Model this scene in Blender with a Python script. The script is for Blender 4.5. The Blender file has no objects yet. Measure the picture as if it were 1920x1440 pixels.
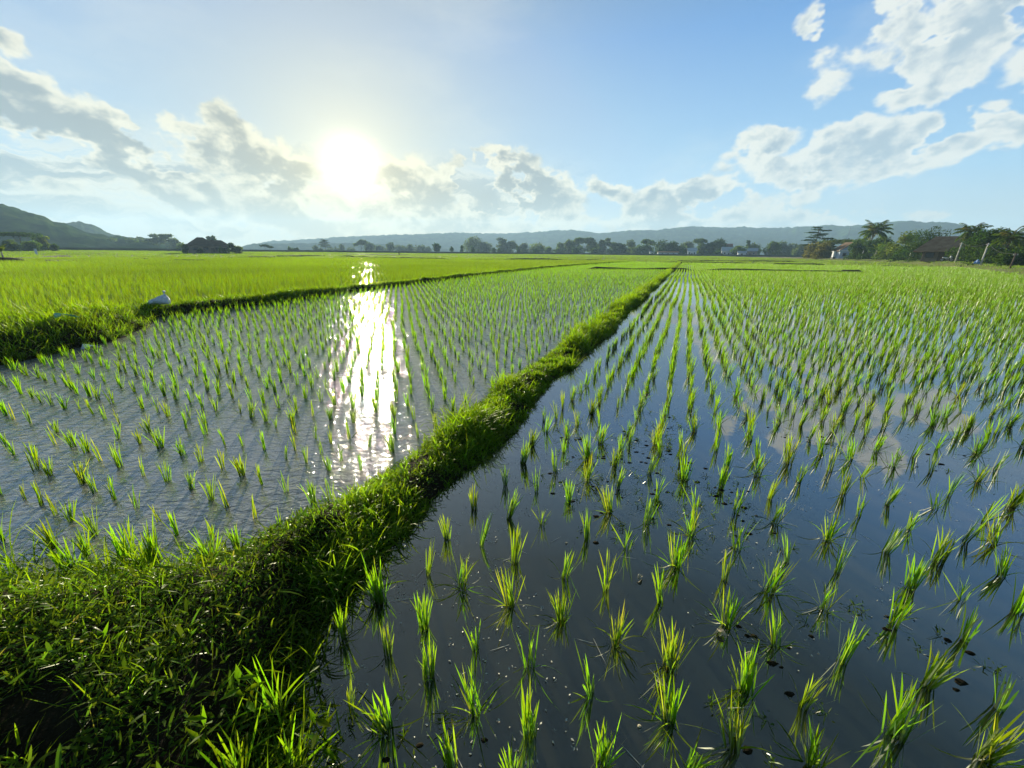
import bpy, math, random
import numpy as np
from mathutils import Matrix, Vector

random.seed(7)
RNG = np.random.default_rng(11)
SC = bpy.context.scene
COL = SC.collection
rad = math.radians

# ------------------------------------------------------------------ camera
F = 721.0; PITCH = rad(18.8); ROLL = rad(0.6); EYE = 1.6
cP, sP, cR, sR = math.cos(PITCH), math.sin(PITCH), math.cos(ROLL), math.sin(ROLL)
right0 = Vector((1, 0, 0)); up0 = Vector((0, sP, cP)); fwd = Vector((0, cP, -sP))
cright = right0 * cR + up0 * sR; cup = -right0 * sR + up0 * cR
cam_d = bpy.data.cameras.new('camera'); cam = bpy.data.objects.new('camera', cam_d); COL.objects.link(cam)
cam_d.sensor_width = 36; cam_d.sensor_fit = 'HORIZONTAL'; cam_d.lens = F / 1920 * 36
cam_d.clip_start = 0.05; cam_d.clip_end = 20000
cam.matrix_world = Matrix(((cright.x, cup.x, -fwd.x, 0), (cright.y, cup.y, -fwd.y, 0), (cright.z, cup.z, -fwd.z, EYE), (0, 0, 0, 1)))
SC.camera = cam

def ray(x, y):
    u = (x - 960) / F; v = (720 - y) / F
    u, v = u * cR - v * sR, u * sR + v * cR
    return np.array([u, cP + v * sP, v * cP - sP])
def gp(x, y, z=0.0):                       # survey helper: sight line of the photo cut with a level plane
    d = ray(x, y); t = (z - EYE) / d[2]
    return d[:2] * t
def azel(x, y):
    d = ray(x, y)
    return math.degrees(math.atan2(d[0], d[1])), math.degrees(math.atan2(d[2], math.hypot(d[0], d[1])))
def proj(p):
    p = np.asarray(p, float) - np.array([0, 0, EYE])
    Z = p[..., 1] * cP - p[..., 2] * sP
    U = p[..., 0] / Z; V = (p[..., 1] * sP + p[..., 2] * cP) / Z
    return 960 + F * (U * cR + V * sR), 720 - F * (-U * sR + V * cR), Z
def at(px, dist):                          # ground point on the bearing of a photo column
    d = ray(px, 474); h = math.hypot(d[0], d[1])
    return d[0] / h * dist, d[1] / h * dist
def metres(dpx, y): return dpx * (y * cP + 0.5) / (F * 1.059)
def metres_w(dpx, y): return dpx * (y * cP + 0.5) / F

AZ = rad(23.4)                             # bearing of the main dike and of the rice rows
Dv = np.array([math.sin(AZ), math.cos(AZ)]); Nv = np.array([math.cos(AZ), -math.sin(AZ)])
def nd(xy): xy = np.asarray(xy); return xy @ Nv, xy @ Dv
def xy_of(n, d): return np.stack([n * Nv[0] + d * Dv[0], n * Nv[1] + d * Dv[1]], -1)

# ------------------------------------------------------------------ noise and smooth helpers
_P = np.random.default_rng(5).random((256, 256))
def vnoise(x, y):
    x = np.asarray(x, float); y = np.asarray(y, float)
    xi = np.floor(x).astype(int); yi = np.floor(y).astype(int); fx = x - xi; fy = y - yi
    fx = fx * fx * (3 - 2 * fx); fy = fy * fy * (3 - 2 * fy)
    a = _P[xi & 255, yi & 255]; b = _P[(xi + 1) & 255, yi & 255]; c = _P[xi & 255, (yi + 1) & 255]; d = _P[(xi + 1) & 255, (yi + 1) & 255]
    return (a * (1 - fx) + b * fx) * (1 - fy) + (c * (1 - fx) + d * fx) * fy
def fbm(x, y, o=4):
    s = 0; a = 0.5
    for i in range(o):
        s = s + a * vnoise(np.asarray(x) * 2 ** i + 17 * i, np.asarray(y) * 2 ** i + 31 * i); a *= 0.5
    return s
def sstep(a, b, x):
    t = np.clip((np.asarray(x, float) - a) / (b - a), 0, 1); return t * t * (3 - 2 * t)
def inside_sd(px, py, poly):
    """signed distance to a polygon, positive inside"""
    poly = np.asarray(poly, float); d = np.full(np.shape(px), 1e9); ins = np.zeros(np.shape(px), bool)
    for i in range(len(poly)):
        a = poly[i]; b = poly[(i + 1) % len(poly)]
        e = b - a; wx = px - a[0]; wy = py - a[1]
        t = np.clip((wx * e[0] + wy * e[1]) / (e @ e), 0, 1)
        d = np.minimum(d, np.hypot(wx - e[0] * t, wy - e[1] * t))
        c = ((a[1] > py) != (b[1] > py))
        with np.errstate(divide='ignore', invalid='ignore'):
            xi = (b[0] - a[0]) * (py - a[1]) / (b[1] - a[1] + 1e-12) + a[0]
        ins ^= c & (px < xi)
    return np.where(ins, d, -d)
def line_dist(px, py, pts):
    """distance to a polyline and which side (positive = to its right walking along it)"""
    best = np.full(np.shape(px), 1e9); side = np.zeros(np.shape(px))
    for a, b in zip(pts[:-1], pts[1:]):
        a = np.asarray(a); b = np.asarray(b); e = b - a; wx = px - a[0]; wy = py - a[1]
        t = np.clip((wx * e[0] + wy * e[1]) / (e @ e), 0, 1); q = np.hypot(wx - e[0] * t, wy - e[1] * t)
        s = (wx * e[1] - wy * e[0]); m = q < best
        best = np.where(m, q, best); side = np.where(m, np.sign(s), side)
    return best, side

# ------------------------------------------------------------------ mesh and object helpers
def raw_mesh(name, V, loops, starts, totals, mat, attrs=None, smooth=False):
    me = bpy.data.meshes.new(name)
    V = np.ascontiguousarray(V, np.float32)
    me.vertices.add(len(V)); me.vertices.foreach_set('co', V.ravel())
    me.loops.add(len(loops)); me.loops.foreach_set('vertex_index', np.ascontiguousarray(loops, np.int32))
    me.polygons.add(len(starts)); me.polygons.foreach_set('loop_start', np.ascontiguousarray(starts, np.int32))
    if smooth: me.polygons.foreach_set('use_smooth', np.ones(len(starts), bool))
    me.update(calc_edges=True)
    for k, a in (attrs or {}).items():
        at_ = me.attributes.new(k, 'FLOAT', 'POINT'); at_.data.foreach_set('value', np.ascontiguousarray(a, np.float32))
    for m in (mat if isinstance(mat, (list, tuple)) else [mat]): me.materials.append(m)
    return me
def link(name, me, parent=None, loc=None, rz=0.0):
    o = bpy.data.objects.new(name, me); COL.objects.link(o)
    if loc is not None: o.location = loc
    if rz: o.rotation_euler = (0, 0, rz)
    if parent is not None: o.parent = parent
    return o
def tag(o, label=None, cat=None, group=None, kind=None):
    if label: o['label'] = label
    if cat: o['category'] = cat
    if group: o['group'] = group
    if kind: o['kind'] = kind
    return o
def empty(name, loc, rz=0.0):
    o = bpy.data.objects.new(name, None); COL.objects.link(o); o.location = loc; o.rotation_euler = (0, 0, rz); o.empty_display_size = 0.2
    return o
def grid_mesh(name, X, Y, Z, mat, smooth=True, attrs=None):
    n, m = X.shape
    V = np.stack([X, Y, Z], -1).reshape(-1, 3)
    idx = np.arange(n * m).reshape(n, m)
    q = np.stack([idx[:-1, :-1], idx[1:, :-1], idx[1:, 1:], idx[:-1, 1:]], -1).reshape(-1, 4)
    # keep normals up
    a, b, c = V[q[0, 0]], V[q[0, 1]], V[q[0, 2]]
    if np.cross(b - a, c - a)[2] < 0: q = q[:, ::-1]
    return raw_mesh(name, V, q.ravel(), np.arange(len(q)) * 4, None, mat, attrs, smooth)

class MB:
    """collects boxes, tubes, sheets and lathes into ONE mesh"""
    def __init__(s): s.v = []; s.f = []
    def add(s, vs, fs):
        o = len(s.v); s.v += [tuple(map(float, p)) for p in vs]; s.f += [tuple(i + o for i in f) for f in fs]; return s
    def box(s, c, size, rz=0.0, ry=0.0, bev=0.0):
        M = Matrix.Rotation(rz, 3, 'Z') @ Matrix.Rotation(ry, 3, 'Y'); hx, hy, hz = size[0] / 2, size[1] / 2, size[2] / 2
        if bev <= 0:
            pts = [Vector((x, y, z)) for z in (-hz, hz) for x, y in ((-hx, -hy), (hx, -hy), (hx, hy), (-hx, hy))]
            fs = [(0, 3, 2, 1), (4, 5, 6, 7), (0, 1, 5, 4), (1, 2, 6, 5), (2, 3, 7, 6), (3, 0, 4, 7)]
        else:
            b = bev; pts = []
            for z, k in ((-hz, b), (-hz + b, 0), (hz - b, 0), (hz, b)):
                pts += [Vector((x, y, z)) for x, y in ((-hx + k, -hy + k), (hx - k, -hy + k), (hx - k, hy - k), (-hx + k, hy - k))]
            fs = [(0, 3, 2, 1), (12, 13, 14, 15)]
            for l in range(3):
                for i in range(4): fs.append((l * 4 + i, l * 4 + (i + 1) % 4, l * 4 + 4 + (i + 1) % 4, l * 4 + 4 + i))
        return s.add([M @ p + Vector(c) for p in pts], fs)
    def tube(s, pts, r, n=8, cap=True):
        pts = [Vector(p) for p in pts]; rs = r if isinstance(r, (list, tuple)) else [r] * len(pts)
        vs = []; ref = Vector((0.13, 0.97, 0.21))
        for i, p in enumerate(pts):
            d = (pts[min(i + 1, len(pts) - 1)] - pts[max(i - 1, 0)]).normalized()
            a = d.cross(ref)
            if a.length < 0.05: a = d.cross(Vector((1, 0, 0)))
            a.normalize(); b = d.cross(a)
            vs += [p + (a * math.cos(2 * math.pi * k / n) + b * math.sin(2 * math.pi * k / n)) * rs[i] for k in range(n)]
        fs = []
        for i in range(len(pts) - 1):
            for k in range(n): fs.append((i * n + k, i * n + (k + 1) % n, (i + 1) * n + (k + 1) % n, (i + 1) * n + k))
        if cap: fs.append(tuple(reversed(range(n)))); fs.append(tuple(range((len(pts) - 1) * n, len(pts) * n)))
        return s.add(vs, fs)
    def build(s, name, mat, parent=None, smooth=False, loc=None):
        me = bpy.data.meshes.new(name); me.from_pydata(s.v, [], s.f); me.update()
        if smooth: me.polygons.foreach_set('use_smooth', [True] * len(me.polygons))
        me.materials.append(mat)
        return link(name, me, parent, loc)

# ------------------------------------------------------------------ materials
def new_mat(name):
    m = bpy.data.materials.new(name); m.use_nodes = True; nt = m.node_tree; nt.nodes.clear()
    return m, nt, nt.nodes.new('ShaderNodeOutputMaterial')
def N(nt, t, **kw):
    n = nt.nodes.new(t)
    for k, v in kw.items():
        if k.startswith('in_'): n.inputs[k[3:]].default_value = v
        else: setattr(n, k, v)
    return n
def L(nt, a, b): nt.links.new(a, b)
def ramp(nt, fac, stops):
    r = N(nt, 'ShaderNodeValToRGB'); e = r.color_ramp.elements
    while len(e) < len(stops): e.new(0.5)
    for i, (p, c) in enumerate(stops): e[i].position = p; e[i].color = (*c, 1)
    L(nt, fac, r.inputs[0]); return r.outputs[0]
def noise(nt, vec, scale, detail=4.0, rough=0.55, dist=0.0):
    n = N(nt, 'ShaderNodeTexNoise'); n.inputs['Scale'].default_value = scale; n.inputs['Detail'].default_value = detail
    n.inputs['Roughness'].default_value = rough; n.inputs['Distortion'].default_value = dist
    if vec is not None: L(nt, vec, n.inputs['Vector'])
    return n
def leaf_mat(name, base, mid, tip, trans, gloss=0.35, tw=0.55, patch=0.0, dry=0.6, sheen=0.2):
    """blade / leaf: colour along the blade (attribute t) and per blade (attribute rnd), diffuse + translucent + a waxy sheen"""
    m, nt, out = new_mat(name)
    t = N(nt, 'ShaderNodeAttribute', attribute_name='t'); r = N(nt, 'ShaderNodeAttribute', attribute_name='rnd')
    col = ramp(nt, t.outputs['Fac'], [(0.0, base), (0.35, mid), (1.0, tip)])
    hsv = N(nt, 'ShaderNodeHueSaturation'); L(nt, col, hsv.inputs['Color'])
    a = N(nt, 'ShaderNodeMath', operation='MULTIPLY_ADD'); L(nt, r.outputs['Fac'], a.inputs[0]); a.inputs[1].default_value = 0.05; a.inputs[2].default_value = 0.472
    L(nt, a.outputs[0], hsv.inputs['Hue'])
    b = N(nt, 'ShaderNodeMath', operation='MULTIPLY_ADD'); L(nt, r.outputs['Fac'], b.inputs[0]); b.inputs[1].default_value = 0.7; b.inputs[2].default_value = 0.65
    val = b.outputs[0]
    if patch:
        g = N(nt, 'ShaderNodeNewGeometry'); pn = noise(nt, g.outputs['Position'], patch, 3)
        pm = N(nt, 'ShaderNodeMath', operation='MULTIPLY_ADD'); L(nt, pn.outputs['Fac'], pm.inputs[0]); pm.inputs[1].default_value = 1.5; pm.inputs[2].default_value = 0.25
        mm = N(nt, 'ShaderNodeMath', operation='MULTIPLY'); L(nt, val, mm.inputs[0]); L(nt, pm.outputs[0], mm.inputs[1]); val = mm.outputs[0]
    L(nt, val, hsv.inputs['Value'])
    old = N(nt, 'ShaderNodeMapRange'); L(nt, r.outputs['Fac'], old.inputs[0]); old.inputs[1].default_value = 0.94; old.inputs[2].default_value = 0.99; old.inputs[4].default_value = dry
    oc = N(nt, 'ShaderNodeMix', data_type='RGBA'); L(nt, old.outputs[0], oc.inputs[0]); L(nt, hsv.outputs[0], oc.inputs[6]); oc.inputs[7].default_value = (0.26, 0.19, 0.06, 1)
    leafc = oc.outputs[2]
    dif = N(nt, 'ShaderNodeBsdfDiffuse'); L(nt, leafc, dif.inputs['Color'])
    tc = N(nt, 'ShaderNodeMix', data_type='RGBA', blend_type='MULTIPLY'); tc.inputs[0].default_value = 1.0
    L(nt, leafc, tc.inputs[6]); tc.inputs[7].default_value = (*trans, 1)
    tr = N(nt, 'ShaderNodeBsdfTranslucent'); L(nt, tc.outputs[2], tr.inputs['Color'])
    mx = N(nt, 'ShaderNodeMixShader'); mx.inputs[0].default_value = tw; L(nt, dif.outputs[0], mx.inputs[1]); L(nt, tr.outputs[0], mx.inputs[2])
    gl = N(nt, 'ShaderNodeBsdfGlossy'); gl.inputs['Roughness'].default_value = gloss; gl.inputs['Color'].default_value = (0.9, 0.95, 0.85, 1)
    fr = N(nt, 'ShaderNodeFresnel'); fr.inputs[0].default_value = 1.35
    sc = N(nt, 'ShaderNodeMath', operation='MULTIPLY'); L(nt, fr.outputs[0], sc.inputs[0]); sc.inputs[1].default_value = sheen
    m2 = N(nt, 'ShaderNodeMixShader'); L(nt, sc.outputs[0], m2.inputs[0]); L(nt, mx.outputs[0], m2.inputs[1]); L(nt, gl.outputs[0], m2.inputs[2])
    L(nt, m2.outputs[0], out.inputs['Surface']); return m
def solid(name, c1, c2, scale=3.0, rough=0.85, bump=0.0, spec=0.3, detail=6, metal=0.0, pos=True):
    m, nt, out = new_mat(name)
    p = N(nt, 'ShaderNodeBsdfPrincipled'); p.inputs['Roughness'].default_value = rough; p.inputs['Specular IOR Level'].default_value = spec; p.inputs['Metallic'].default_value = metal
    g = N(nt, 'ShaderNodeNewGeometry') if pos else N(nt, 'ShaderNodeTexCoord')
    vec = g.outputs['Position'] if pos else g.outputs['Object']
    n = noise(nt, vec, scale, detail)
    L(nt, ramp(nt, n.outputs['Fac'], [(0.3, c1), (0.7, c2)]), p.inputs['Base Color'])
    if bump:
        b = N(nt, 'ShaderNodeBump'); b.inputs['Strength'].default_value = bump; b.inputs['Distance'].default_value = 0.05
        n2 = noise(nt, vec, scale * 6, 6); L(nt, n2.outputs['Fac'], b.inputs['Height']); L(nt, b.outputs[0], p.inputs['Normal'])
    L(nt, p.outputs[0], out.inputs['Surface']); return m
def water_mat(name, ripple):
    m, nt, out = new_mat(name)
    p = N(nt, 'ShaderNodeBsdfPrincipled'); p.inputs['IOR'].default_value = 3.4 if ripple else 3.4; p.inputs['Roughness'].default_value = 0.03 if ripple else 0.012
    g = N(nt, 'ShaderNodeNewGeometry'); pos = g.outputs['Position']
    n1 = noise(nt, pos, 1.1, 7, 0.62, 0.6); n2 = noise(nt, pos, 7.0, 5, 0.6)
    mx = N(nt, 'ShaderNodeMath', operation='MULTIPLY_ADD'); L(nt, n2.outputs['Fac'], mx.inputs[0]); mx.inputs[1].default_value = 0.35; L(nt, n1.outputs['Fac'], mx.inputs[2])
    k_ = 1.0
    L(nt, ramp(nt, mx.outputs[0], [(p_, c_) for p_, c_ in [(0.40, (0.075, 0.080, 0.072)), (0.62, (0.125, 0.128, 0.112)), (0.85, (0.19, 0.185, 0.16))]] if ripple else [(p_, tuple(q * k_ for q in c_)) for p_, c_ in [(0.40, (0.005, 0.009, 0.007)), (0.62, (0.012, 0.016, 0.010)), (0.85, (0.036, 0.034, 0.020))]]), p.inputs['Base Color'])
    b = N(nt, 'ShaderNodeBump')
    if ripple:
        mp = N(nt, 'ShaderNodeMapping'); mp.inputs['Rotation'].default_value = (0, 0, rad(20)); mp.inputs['Scale'].default_value = (1.0, 1.6, 1.0); L(nt, pos, mp.inputs[0])
        w1 = noise(nt, mp.outputs[0], 12.0, 3.5, 0.55, 0.8); b.inputs['Strength'].default_value = 1.0; b.inputs['Distance'].default_value = 0.0135
        big = noise(nt, pos, 0.5, 3)
        mul = N(nt, 'ShaderNodeMath', operation='MULTIPLY'); L(nt, w1.outputs['Fac'], mul.inputs[0])
        mr = N(nt, 'ShaderNodeMapRange'); L(nt, big.outputs['Fac'], mr.inputs[0]); mr.inputs[1].default_value = 0.3; mr.inputs[2].default_value = 0.62; mr.inputs[3].default_value = 0.35; mr.inputs[4].default_value = 1.15
        L(nt, mr.outputs[0], mul.inputs[1]); L(nt, mul.outputs[0], b.inputs['Height'])
    else:
        w1 = noise(nt, pos, 5.0, 3.0, 0.5, 0.3); b.inputs['Strength'].default_value = 0.5; b.inputs['Distance'].default_value = 0.0010
        L(nt, w1.outputs['Fac'], b.inputs['Height'])
    L(nt, b.outputs[0], p.inputs['Normal'])
    if ripple:                                                        # pale diffuse layer added to dim the sun glint and imitate sky sheen
        df = N(nt, 'ShaderNodeBsdfDiffuse'); ms = N(nt, 'ShaderNodeMixShader'); ms.inputs[0].default_value = 0.24
        L(nt, ramp(nt, mx.outputs[0], [(0.40, (0.20, 0.21, 0.205)), (0.85, (0.34, 0.34, 0.32))]), df.inputs['Color']); L(nt, b.outputs[0], df.inputs['Normal'])
        L(nt, p.outputs[0], ms.inputs[1]); L(nt, df.outputs[0], ms.inputs[2]); L(nt, ms.outputs[0], out.inputs['Surface'])
    else: L(nt, p.outputs[0], out.inputs['Surface'])
    return m

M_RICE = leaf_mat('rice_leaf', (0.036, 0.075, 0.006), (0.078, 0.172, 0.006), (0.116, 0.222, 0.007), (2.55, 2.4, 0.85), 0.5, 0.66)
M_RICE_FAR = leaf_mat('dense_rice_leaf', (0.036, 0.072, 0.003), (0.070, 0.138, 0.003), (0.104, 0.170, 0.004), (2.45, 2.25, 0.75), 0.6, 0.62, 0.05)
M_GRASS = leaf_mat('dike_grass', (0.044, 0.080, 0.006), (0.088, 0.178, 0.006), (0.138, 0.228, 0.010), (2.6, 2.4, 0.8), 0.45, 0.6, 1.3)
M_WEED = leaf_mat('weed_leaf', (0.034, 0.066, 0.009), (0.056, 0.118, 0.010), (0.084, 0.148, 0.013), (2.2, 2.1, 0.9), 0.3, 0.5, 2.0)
M_DRY = leaf_mat('straw', (0.16, 0.12, 0.06), (0.20, 0.16, 0.08), (0.24, 0.19, 0.10), (1.2, 1.1, 1.0), 0.5, 0.3)
M_SOIL = solid('wet_soil', (0.014, 0.012, 0.006), (0.034, 0.028, 0.014), 9, 0.95, 0.8, 0.08)
M_GROUND = solid('field_ground', (0.035, 0.055, 0.012), (0.055, 0.080, 0.016), 0.06, 0.95, 0.0)
M_BANK = solid('grassy_bank', (0.060, 0.090, 0.018), (0.13, 0.13, 0.045), 0.25, 0.95, 0.6)
M_ROAD = solid('pale_dirt', (0.26, 0.21, 0.14), (0.36, 0.30, 0.21), 0.4, 0.95, 0.3)
M_DARKBANK = solid('dark_bank', (0.022, 0.030, 0.012), (0.040, 0.050, 0.020), 0.3, 0.95, 0.5)
M_TRUNK = solid('bark', (0.06, 0.045, 0.03), (0.13, 0.10, 0.07), 4, 0.9, 0.5)
M_PALETRUNK = solid('pale_bark', (0.28, 0.25, 0.20), (0.42, 0.38, 0.30), 3, 0.9, 0.4)
M_LEAF_D = leaf_mat('dark_tree_leaf', (0.016, 0.038, 0.008), (0.028, 0.060, 0.010), (0.046, 0.088, 0.013), (2.0, 2.0, 1.0), 0.7, 0.45, 0.0, 0.0, 0.03)
M_LEAF_M = leaf_mat('mid_tree_leaf', (0.036, 0.066, 0.012), (0.056, 0.102, 0.014), (0.085, 0.135, 0.020), (2.0, 2.0, 1.0), 0.7, 0.5, 0.0, 0.0, 0.03)
M_LEAF_L = leaf_mat('light_tree_leaf', (0.048, 0.080, 0.014), (0.075, 0.120, 0.018), (0.115, 0.155, 0.030), (2.1, 2.0, 1.0), 0.7, 0.52, 0.0, 0.0, 0.03)
M_LEAF_O = leaf_mat('olive_leaf', (0.050, 0.055, 0.018), (0.085, 0.090, 0.028), (0.15, 0.14, 0.05), (1.9, 1.9, 1.0), 0.7, 0.5, 0.0, 0.0, 0.03)
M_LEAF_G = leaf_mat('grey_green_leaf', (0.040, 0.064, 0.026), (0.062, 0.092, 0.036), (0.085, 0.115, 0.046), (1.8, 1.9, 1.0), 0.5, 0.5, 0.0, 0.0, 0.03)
M_WATER_R = water_mat('rippled_water', True)
M_WATER_S = water_mat('still_water', False)
M_WHITE = solid('white_paint', (0.68, 0.70, 0.72), (0.80, 0.81, 0.82), 2, 0.6)
M_BLUEWHITE = solid('pale_blue_wall', (0.38, 0.46, 0.58), (0.50, 0.58, 0.68), 1, 0.8)
M_ROOF = solid('brown_tiles', (0.28, 0.155, 0.08), (0.42, 0.26, 0.15), 1.2, 0.95, 0.8, 0.1)
M_ROOF_D = solid('dark_tiles', (0.085, 0.058, 0.038), (0.15, 0.105, 0.07), 1.0, 0.95, 0.8, 0.1)
M_ROOF_R = solid('red_tiles', (0.20, 0.085, 0.055), (0.30, 0.14, 0.09), 1.0, 0.9, 0.6)
M_SHEET = solid('pale_roof_sheet', (0.34, 0.38, 0.42), (0.48, 0.51, 0.55), 0.8, 0.6)
M_WALL_B = solid('brown_wall', (0.22, 0.165, 0.115), (0.32, 0.24, 0.17), 1.5, 0.9)
M_WALL_P = solid('pale_wall', (0.42, 0.45, 0.46), (0.55, 0.57, 0.57), 1.0, 0.85)
M_GLASS = solid('dark_window', (0.010, 0.012, 0.014), (0.02, 0.022, 0.025), 2, 0.15, 0.0, 0.5)
M_CONC = solid('weathered_concrete', (0.52, 0.51, 0.48), (0.66, 0.64, 0.60), 3, 0.9)
M_SACK = solid('sack_weave', (0.50, 0.55, 0.62), (0.72, 0.75, 0.80), 14, 0.75, 0.4)
M_BLUE = solid('blue_tarp', (0.05, 0.14, 0.42), (0.14, 0.28, 0.60), 3, 0.6)
M_TEAL = solid('teal_plastic', (0.06, 0.36, 0.28), (0.12, 0.48, 0.38), 6, 0.5)
M_BLACK = solid('black_rubber', (0.012, 0.012, 0.012), (0.03, 0.03, 0.03), 8, 0.6)
M_METAL = solid('grey_metal', (0.25, 0.26, 0.28), (0.34, 0.35, 0.37), 4, 0.45, 0, 0.5, 4, 0.6)
M_CLOTH = solid('dark_cloth', (0.02, 0.018, 0.022), (0.05, 0.04, 0.045), 8, 0.9)
M_FOREST = None
M_SCUM = solid('pale_scum', (0.42, 0.42, 0.34), (0.70, 0.70, 0.62), 60, 0.5)

# ------------------------------------------------------------------ blades
def blades(base, az, lean, bend, length, width, nseg, twist=None, rnd=None):
    """tapering curved strips; base (n,3), angles from vertical lean -> lean+bend; returns V, loops, starts, t, rnd"""
    n = len(base); az = np.broadcast_to(az, n); lean = np.broadcast_to(lean, n); bend = np.broadcast_to(bend, n)
    length = np.broadcast_to(length, n); width = np.broadcast_to(width, n)
    if rnd is None: rnd = RNG.random(n)
    tw = RNG.uniform(-1.2, 1.2, n) if twist is None else np.broadcast_to(twist, n)
    hd = np.stack([np.sin(az), np.cos(az), 0 * az], -1); wd = np.stack([np.cos(az + tw), -np.sin(az + tw), 0 * az], -1)
    k = 2 * nseg + 1
    V = np.zeros((n, k, 3)); T = np.zeros((n, k)); p = base.astype(float).copy()
    for i in range(nseg + 1):
        t = i / nseg
        if i:
            th = lean + bend * ((i - 0.5) / nseg) ** 1.5; st = (length / nseg)[:, None]
            p = p + st * (hd * np.sin(th)[:, None] + np.array([0, 0, 1.0]) * np.cos(th)[:, None])
        if i < nseg:
            w = (width * (0.62 + 0.9 * t - 1.15 * t * t) * 0.5 * 1.25)[:, None]
            V[:, 2 * i] = p - wd * w; V[:, 2 * i + 1] = p + wd * w; T[:, 2 * i:2 * i + 2] = t
        else: V[:, 2 * nseg] = p; T[:, 2 * nseg] = 1.0
    tmpl = []; st = []; c = 0
    for i in range(nseg - 1):
        st.append(c); tmpl += [2 * i, 2 * i + 1, 2 * i + 3, 2 * i + 2]; c += 4
    st.append(c); tmpl += [2 * nseg - 2, 2 * nseg - 1, 2 * nseg]; c += 3
    off = (np.arange(n) * k)[:, None]
    return V.reshape(-1, 3), (np.array(tmpl)[None] + off).ravel(), (np.array(st)[None] + (np.arange(n) * c)[:, None]).ravel(), T.ravel(), np.repeat(rnd, k)
def leaves(pos, az, pitch, length, width, rnd=None, roll=None):
    """pointed leaves of four corners folded on the midrib: 5 vertices, 4 triangles"""
    n = len(pos); az = np.broadcast_to(az, n); pitch = np.broadcast_to(pitch, n); length = np.broadcast_to(length, n)[:, None]; width = np.broadcast_to(width, n)[:, None]
    if rnd is None: rnd = RNG.random(n)
    f = np.stack([np.sin(az) * np.cos(pitch), np.cos(az) * np.cos(pitch), np.sin(pitch)], -1)
    s = np.stack([np.cos(az), -np.sin(az), 0 * az], -1); u = np.cross(s, f)
    r = (RNG.uniform(-0.9, 0.9, n) if roll is None else np.broadcast_to(roll, n))[:, None]
    s2 = s * np.cos(r) + u * np.sin(r); u2 = u * np.cos(r) - s * np.sin(r)
    V = np.stack([pos, pos + f * length * 0.42 + s2 * width * 0.5 + u2 * width * 0.12, pos + f * length, pos + f * length * 0.42 - s2 * width * 0.5 + u2 * width * 0.12, pos + f * length * 0.45 - u2 * width * 0.05], 1)
    tmpl = np.array([0, 1, 4, 1, 2, 4, 2, 3, 4, 3, 0, 4]); off = (np.arange(n) * 5)[:, None]
    return V.reshape(-1, 3), (tmpl[None] + off).ravel(), np.arange(n * 4) * 3, np.tile([0.0, 0.4, 1.0, 0.4, 0.4], n), np.repeat(rnd, 5)
def merge(parts):
    Vs, Ls, Ss, Ts, Rs = [], [], [], [], []; vo = lo = 0
    for V, Lp, S, T, R in parts:
        Vs.append(V); Ls.append(Lp + vo); Ss.append(S + lo); Ts.append(T); Rs.append(R); vo += len(V); lo += len(Lp)
    return np.concatenate(Vs), np.concatenate(Ls), np.concatenate(Ss), np.concatenate(Ts), np.concatenate(Rs)
def mesh_of(name, part, mat, smooth=True):
    V, Lp, S, T, R = part
    return raw_mesh(name, V, Lp, S, None, mat, {'t': T, 'rnd': R}, smooth)
def scatter(proto, pos, rz, scale, lean=(0.0, 0.0), sz=None):
    """copies of one clump merged into arrays; lean is a horizontal drift per metre of height"""
    V, Lp, S, T, R = proto; m = len(pos); k = len(V)
    c, s = np.cos(rz)[:, None], np.sin(rz)[:, None]; sc = np.asarray(scale)[:, None]; szz = sc if sz is None else np.asarray(sz)[:, None]
    x, y, z = V[:, 0][None], V[:, 1][None], V[:, 2][None]
    Z = z * szz
    W = np.stack([(x * c - y * s) * sc + lean[0] * Z + pos[:, 0:1], (x * s + y * c) * sc + lean[1] * Z + pos[:, 1:2], Z + pos[:, 2:3]], -1)
    off = (np.arange(m) * k)[:, None]; loff = (np.arange(m) * len(Lp))[:, None]
    rr = np.clip(R[None] * 0.6 + RNG.random((m, 1)) * 0.4, 0, 1)
    return W.reshape(-1, 3), (Lp[None] + off).ravel(), (S[None] + loff).ravel(), np.tile(T, m), np.broadcast_to(rr, (m, k)).ravel()

# ------------------------------------------------------------------ terrain
BACK = [gp(x, y, 0.38) for x, y in ((255, 566), (300, 561), (480, 546), (680, 526), (900, 506), (1010, 497), (1100, 491.5), (1180, 487.5))]
BACK = [np.array(BACK[0]) + (np.array(BACK[0]) - np.array(BACK[1])) * 12] + BACK
PATCH = [gp(0, 690) + np.array((-6, -5.0)), gp(0, 690), gp(130, 662), gp(235, 640), gp(290, 612), gp(318, 585), gp(270, 570, 0.3), gp(130, 573, 0.3), gp(0, 588, 0.3), gp(0, 588, 0.3) + np.array((-9, -1.0))]
MOUND = [(-7, -0.9), (-4.2, -0.2), (-3.1, 0.24), (-2.72, 0.46), (-2.35, 0.63), (-2.05, 0.93), (-1.93, 1.6), (-1.40, 1.45), (-1.42, 1.1), (-1.22, 0.72), (-1.01, 0.44), (-0.78, 0.25), (-0.2, 0.18), (4, 0.12), (4, -2.2), (-7, -3.5)]
ROADPX = [(1555, 489.5), (1640, 492), (1700, 495), (1830, 504), (1920, 515)]
FOOT = [gp(*p) for p in ROADPX]
FOOT = [FOOT[0] + (FOOT[0] - FOOT[1]) * 3.0] + FOOT + [FOOT[-1] + (FOOT[-1] - FOOT[-2]) * 1.6]
def tz(x, y): return -0.06 + 1.1 * sstep(95, 360, np.hypot(x, y))
def dike_centre(d): return -1.625 + 0.035 * np.sin(d * 0.9) + 0.03 * np.sin(d * 2.3 + 1) - 0.02 * sstep(30, 90, d)
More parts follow.
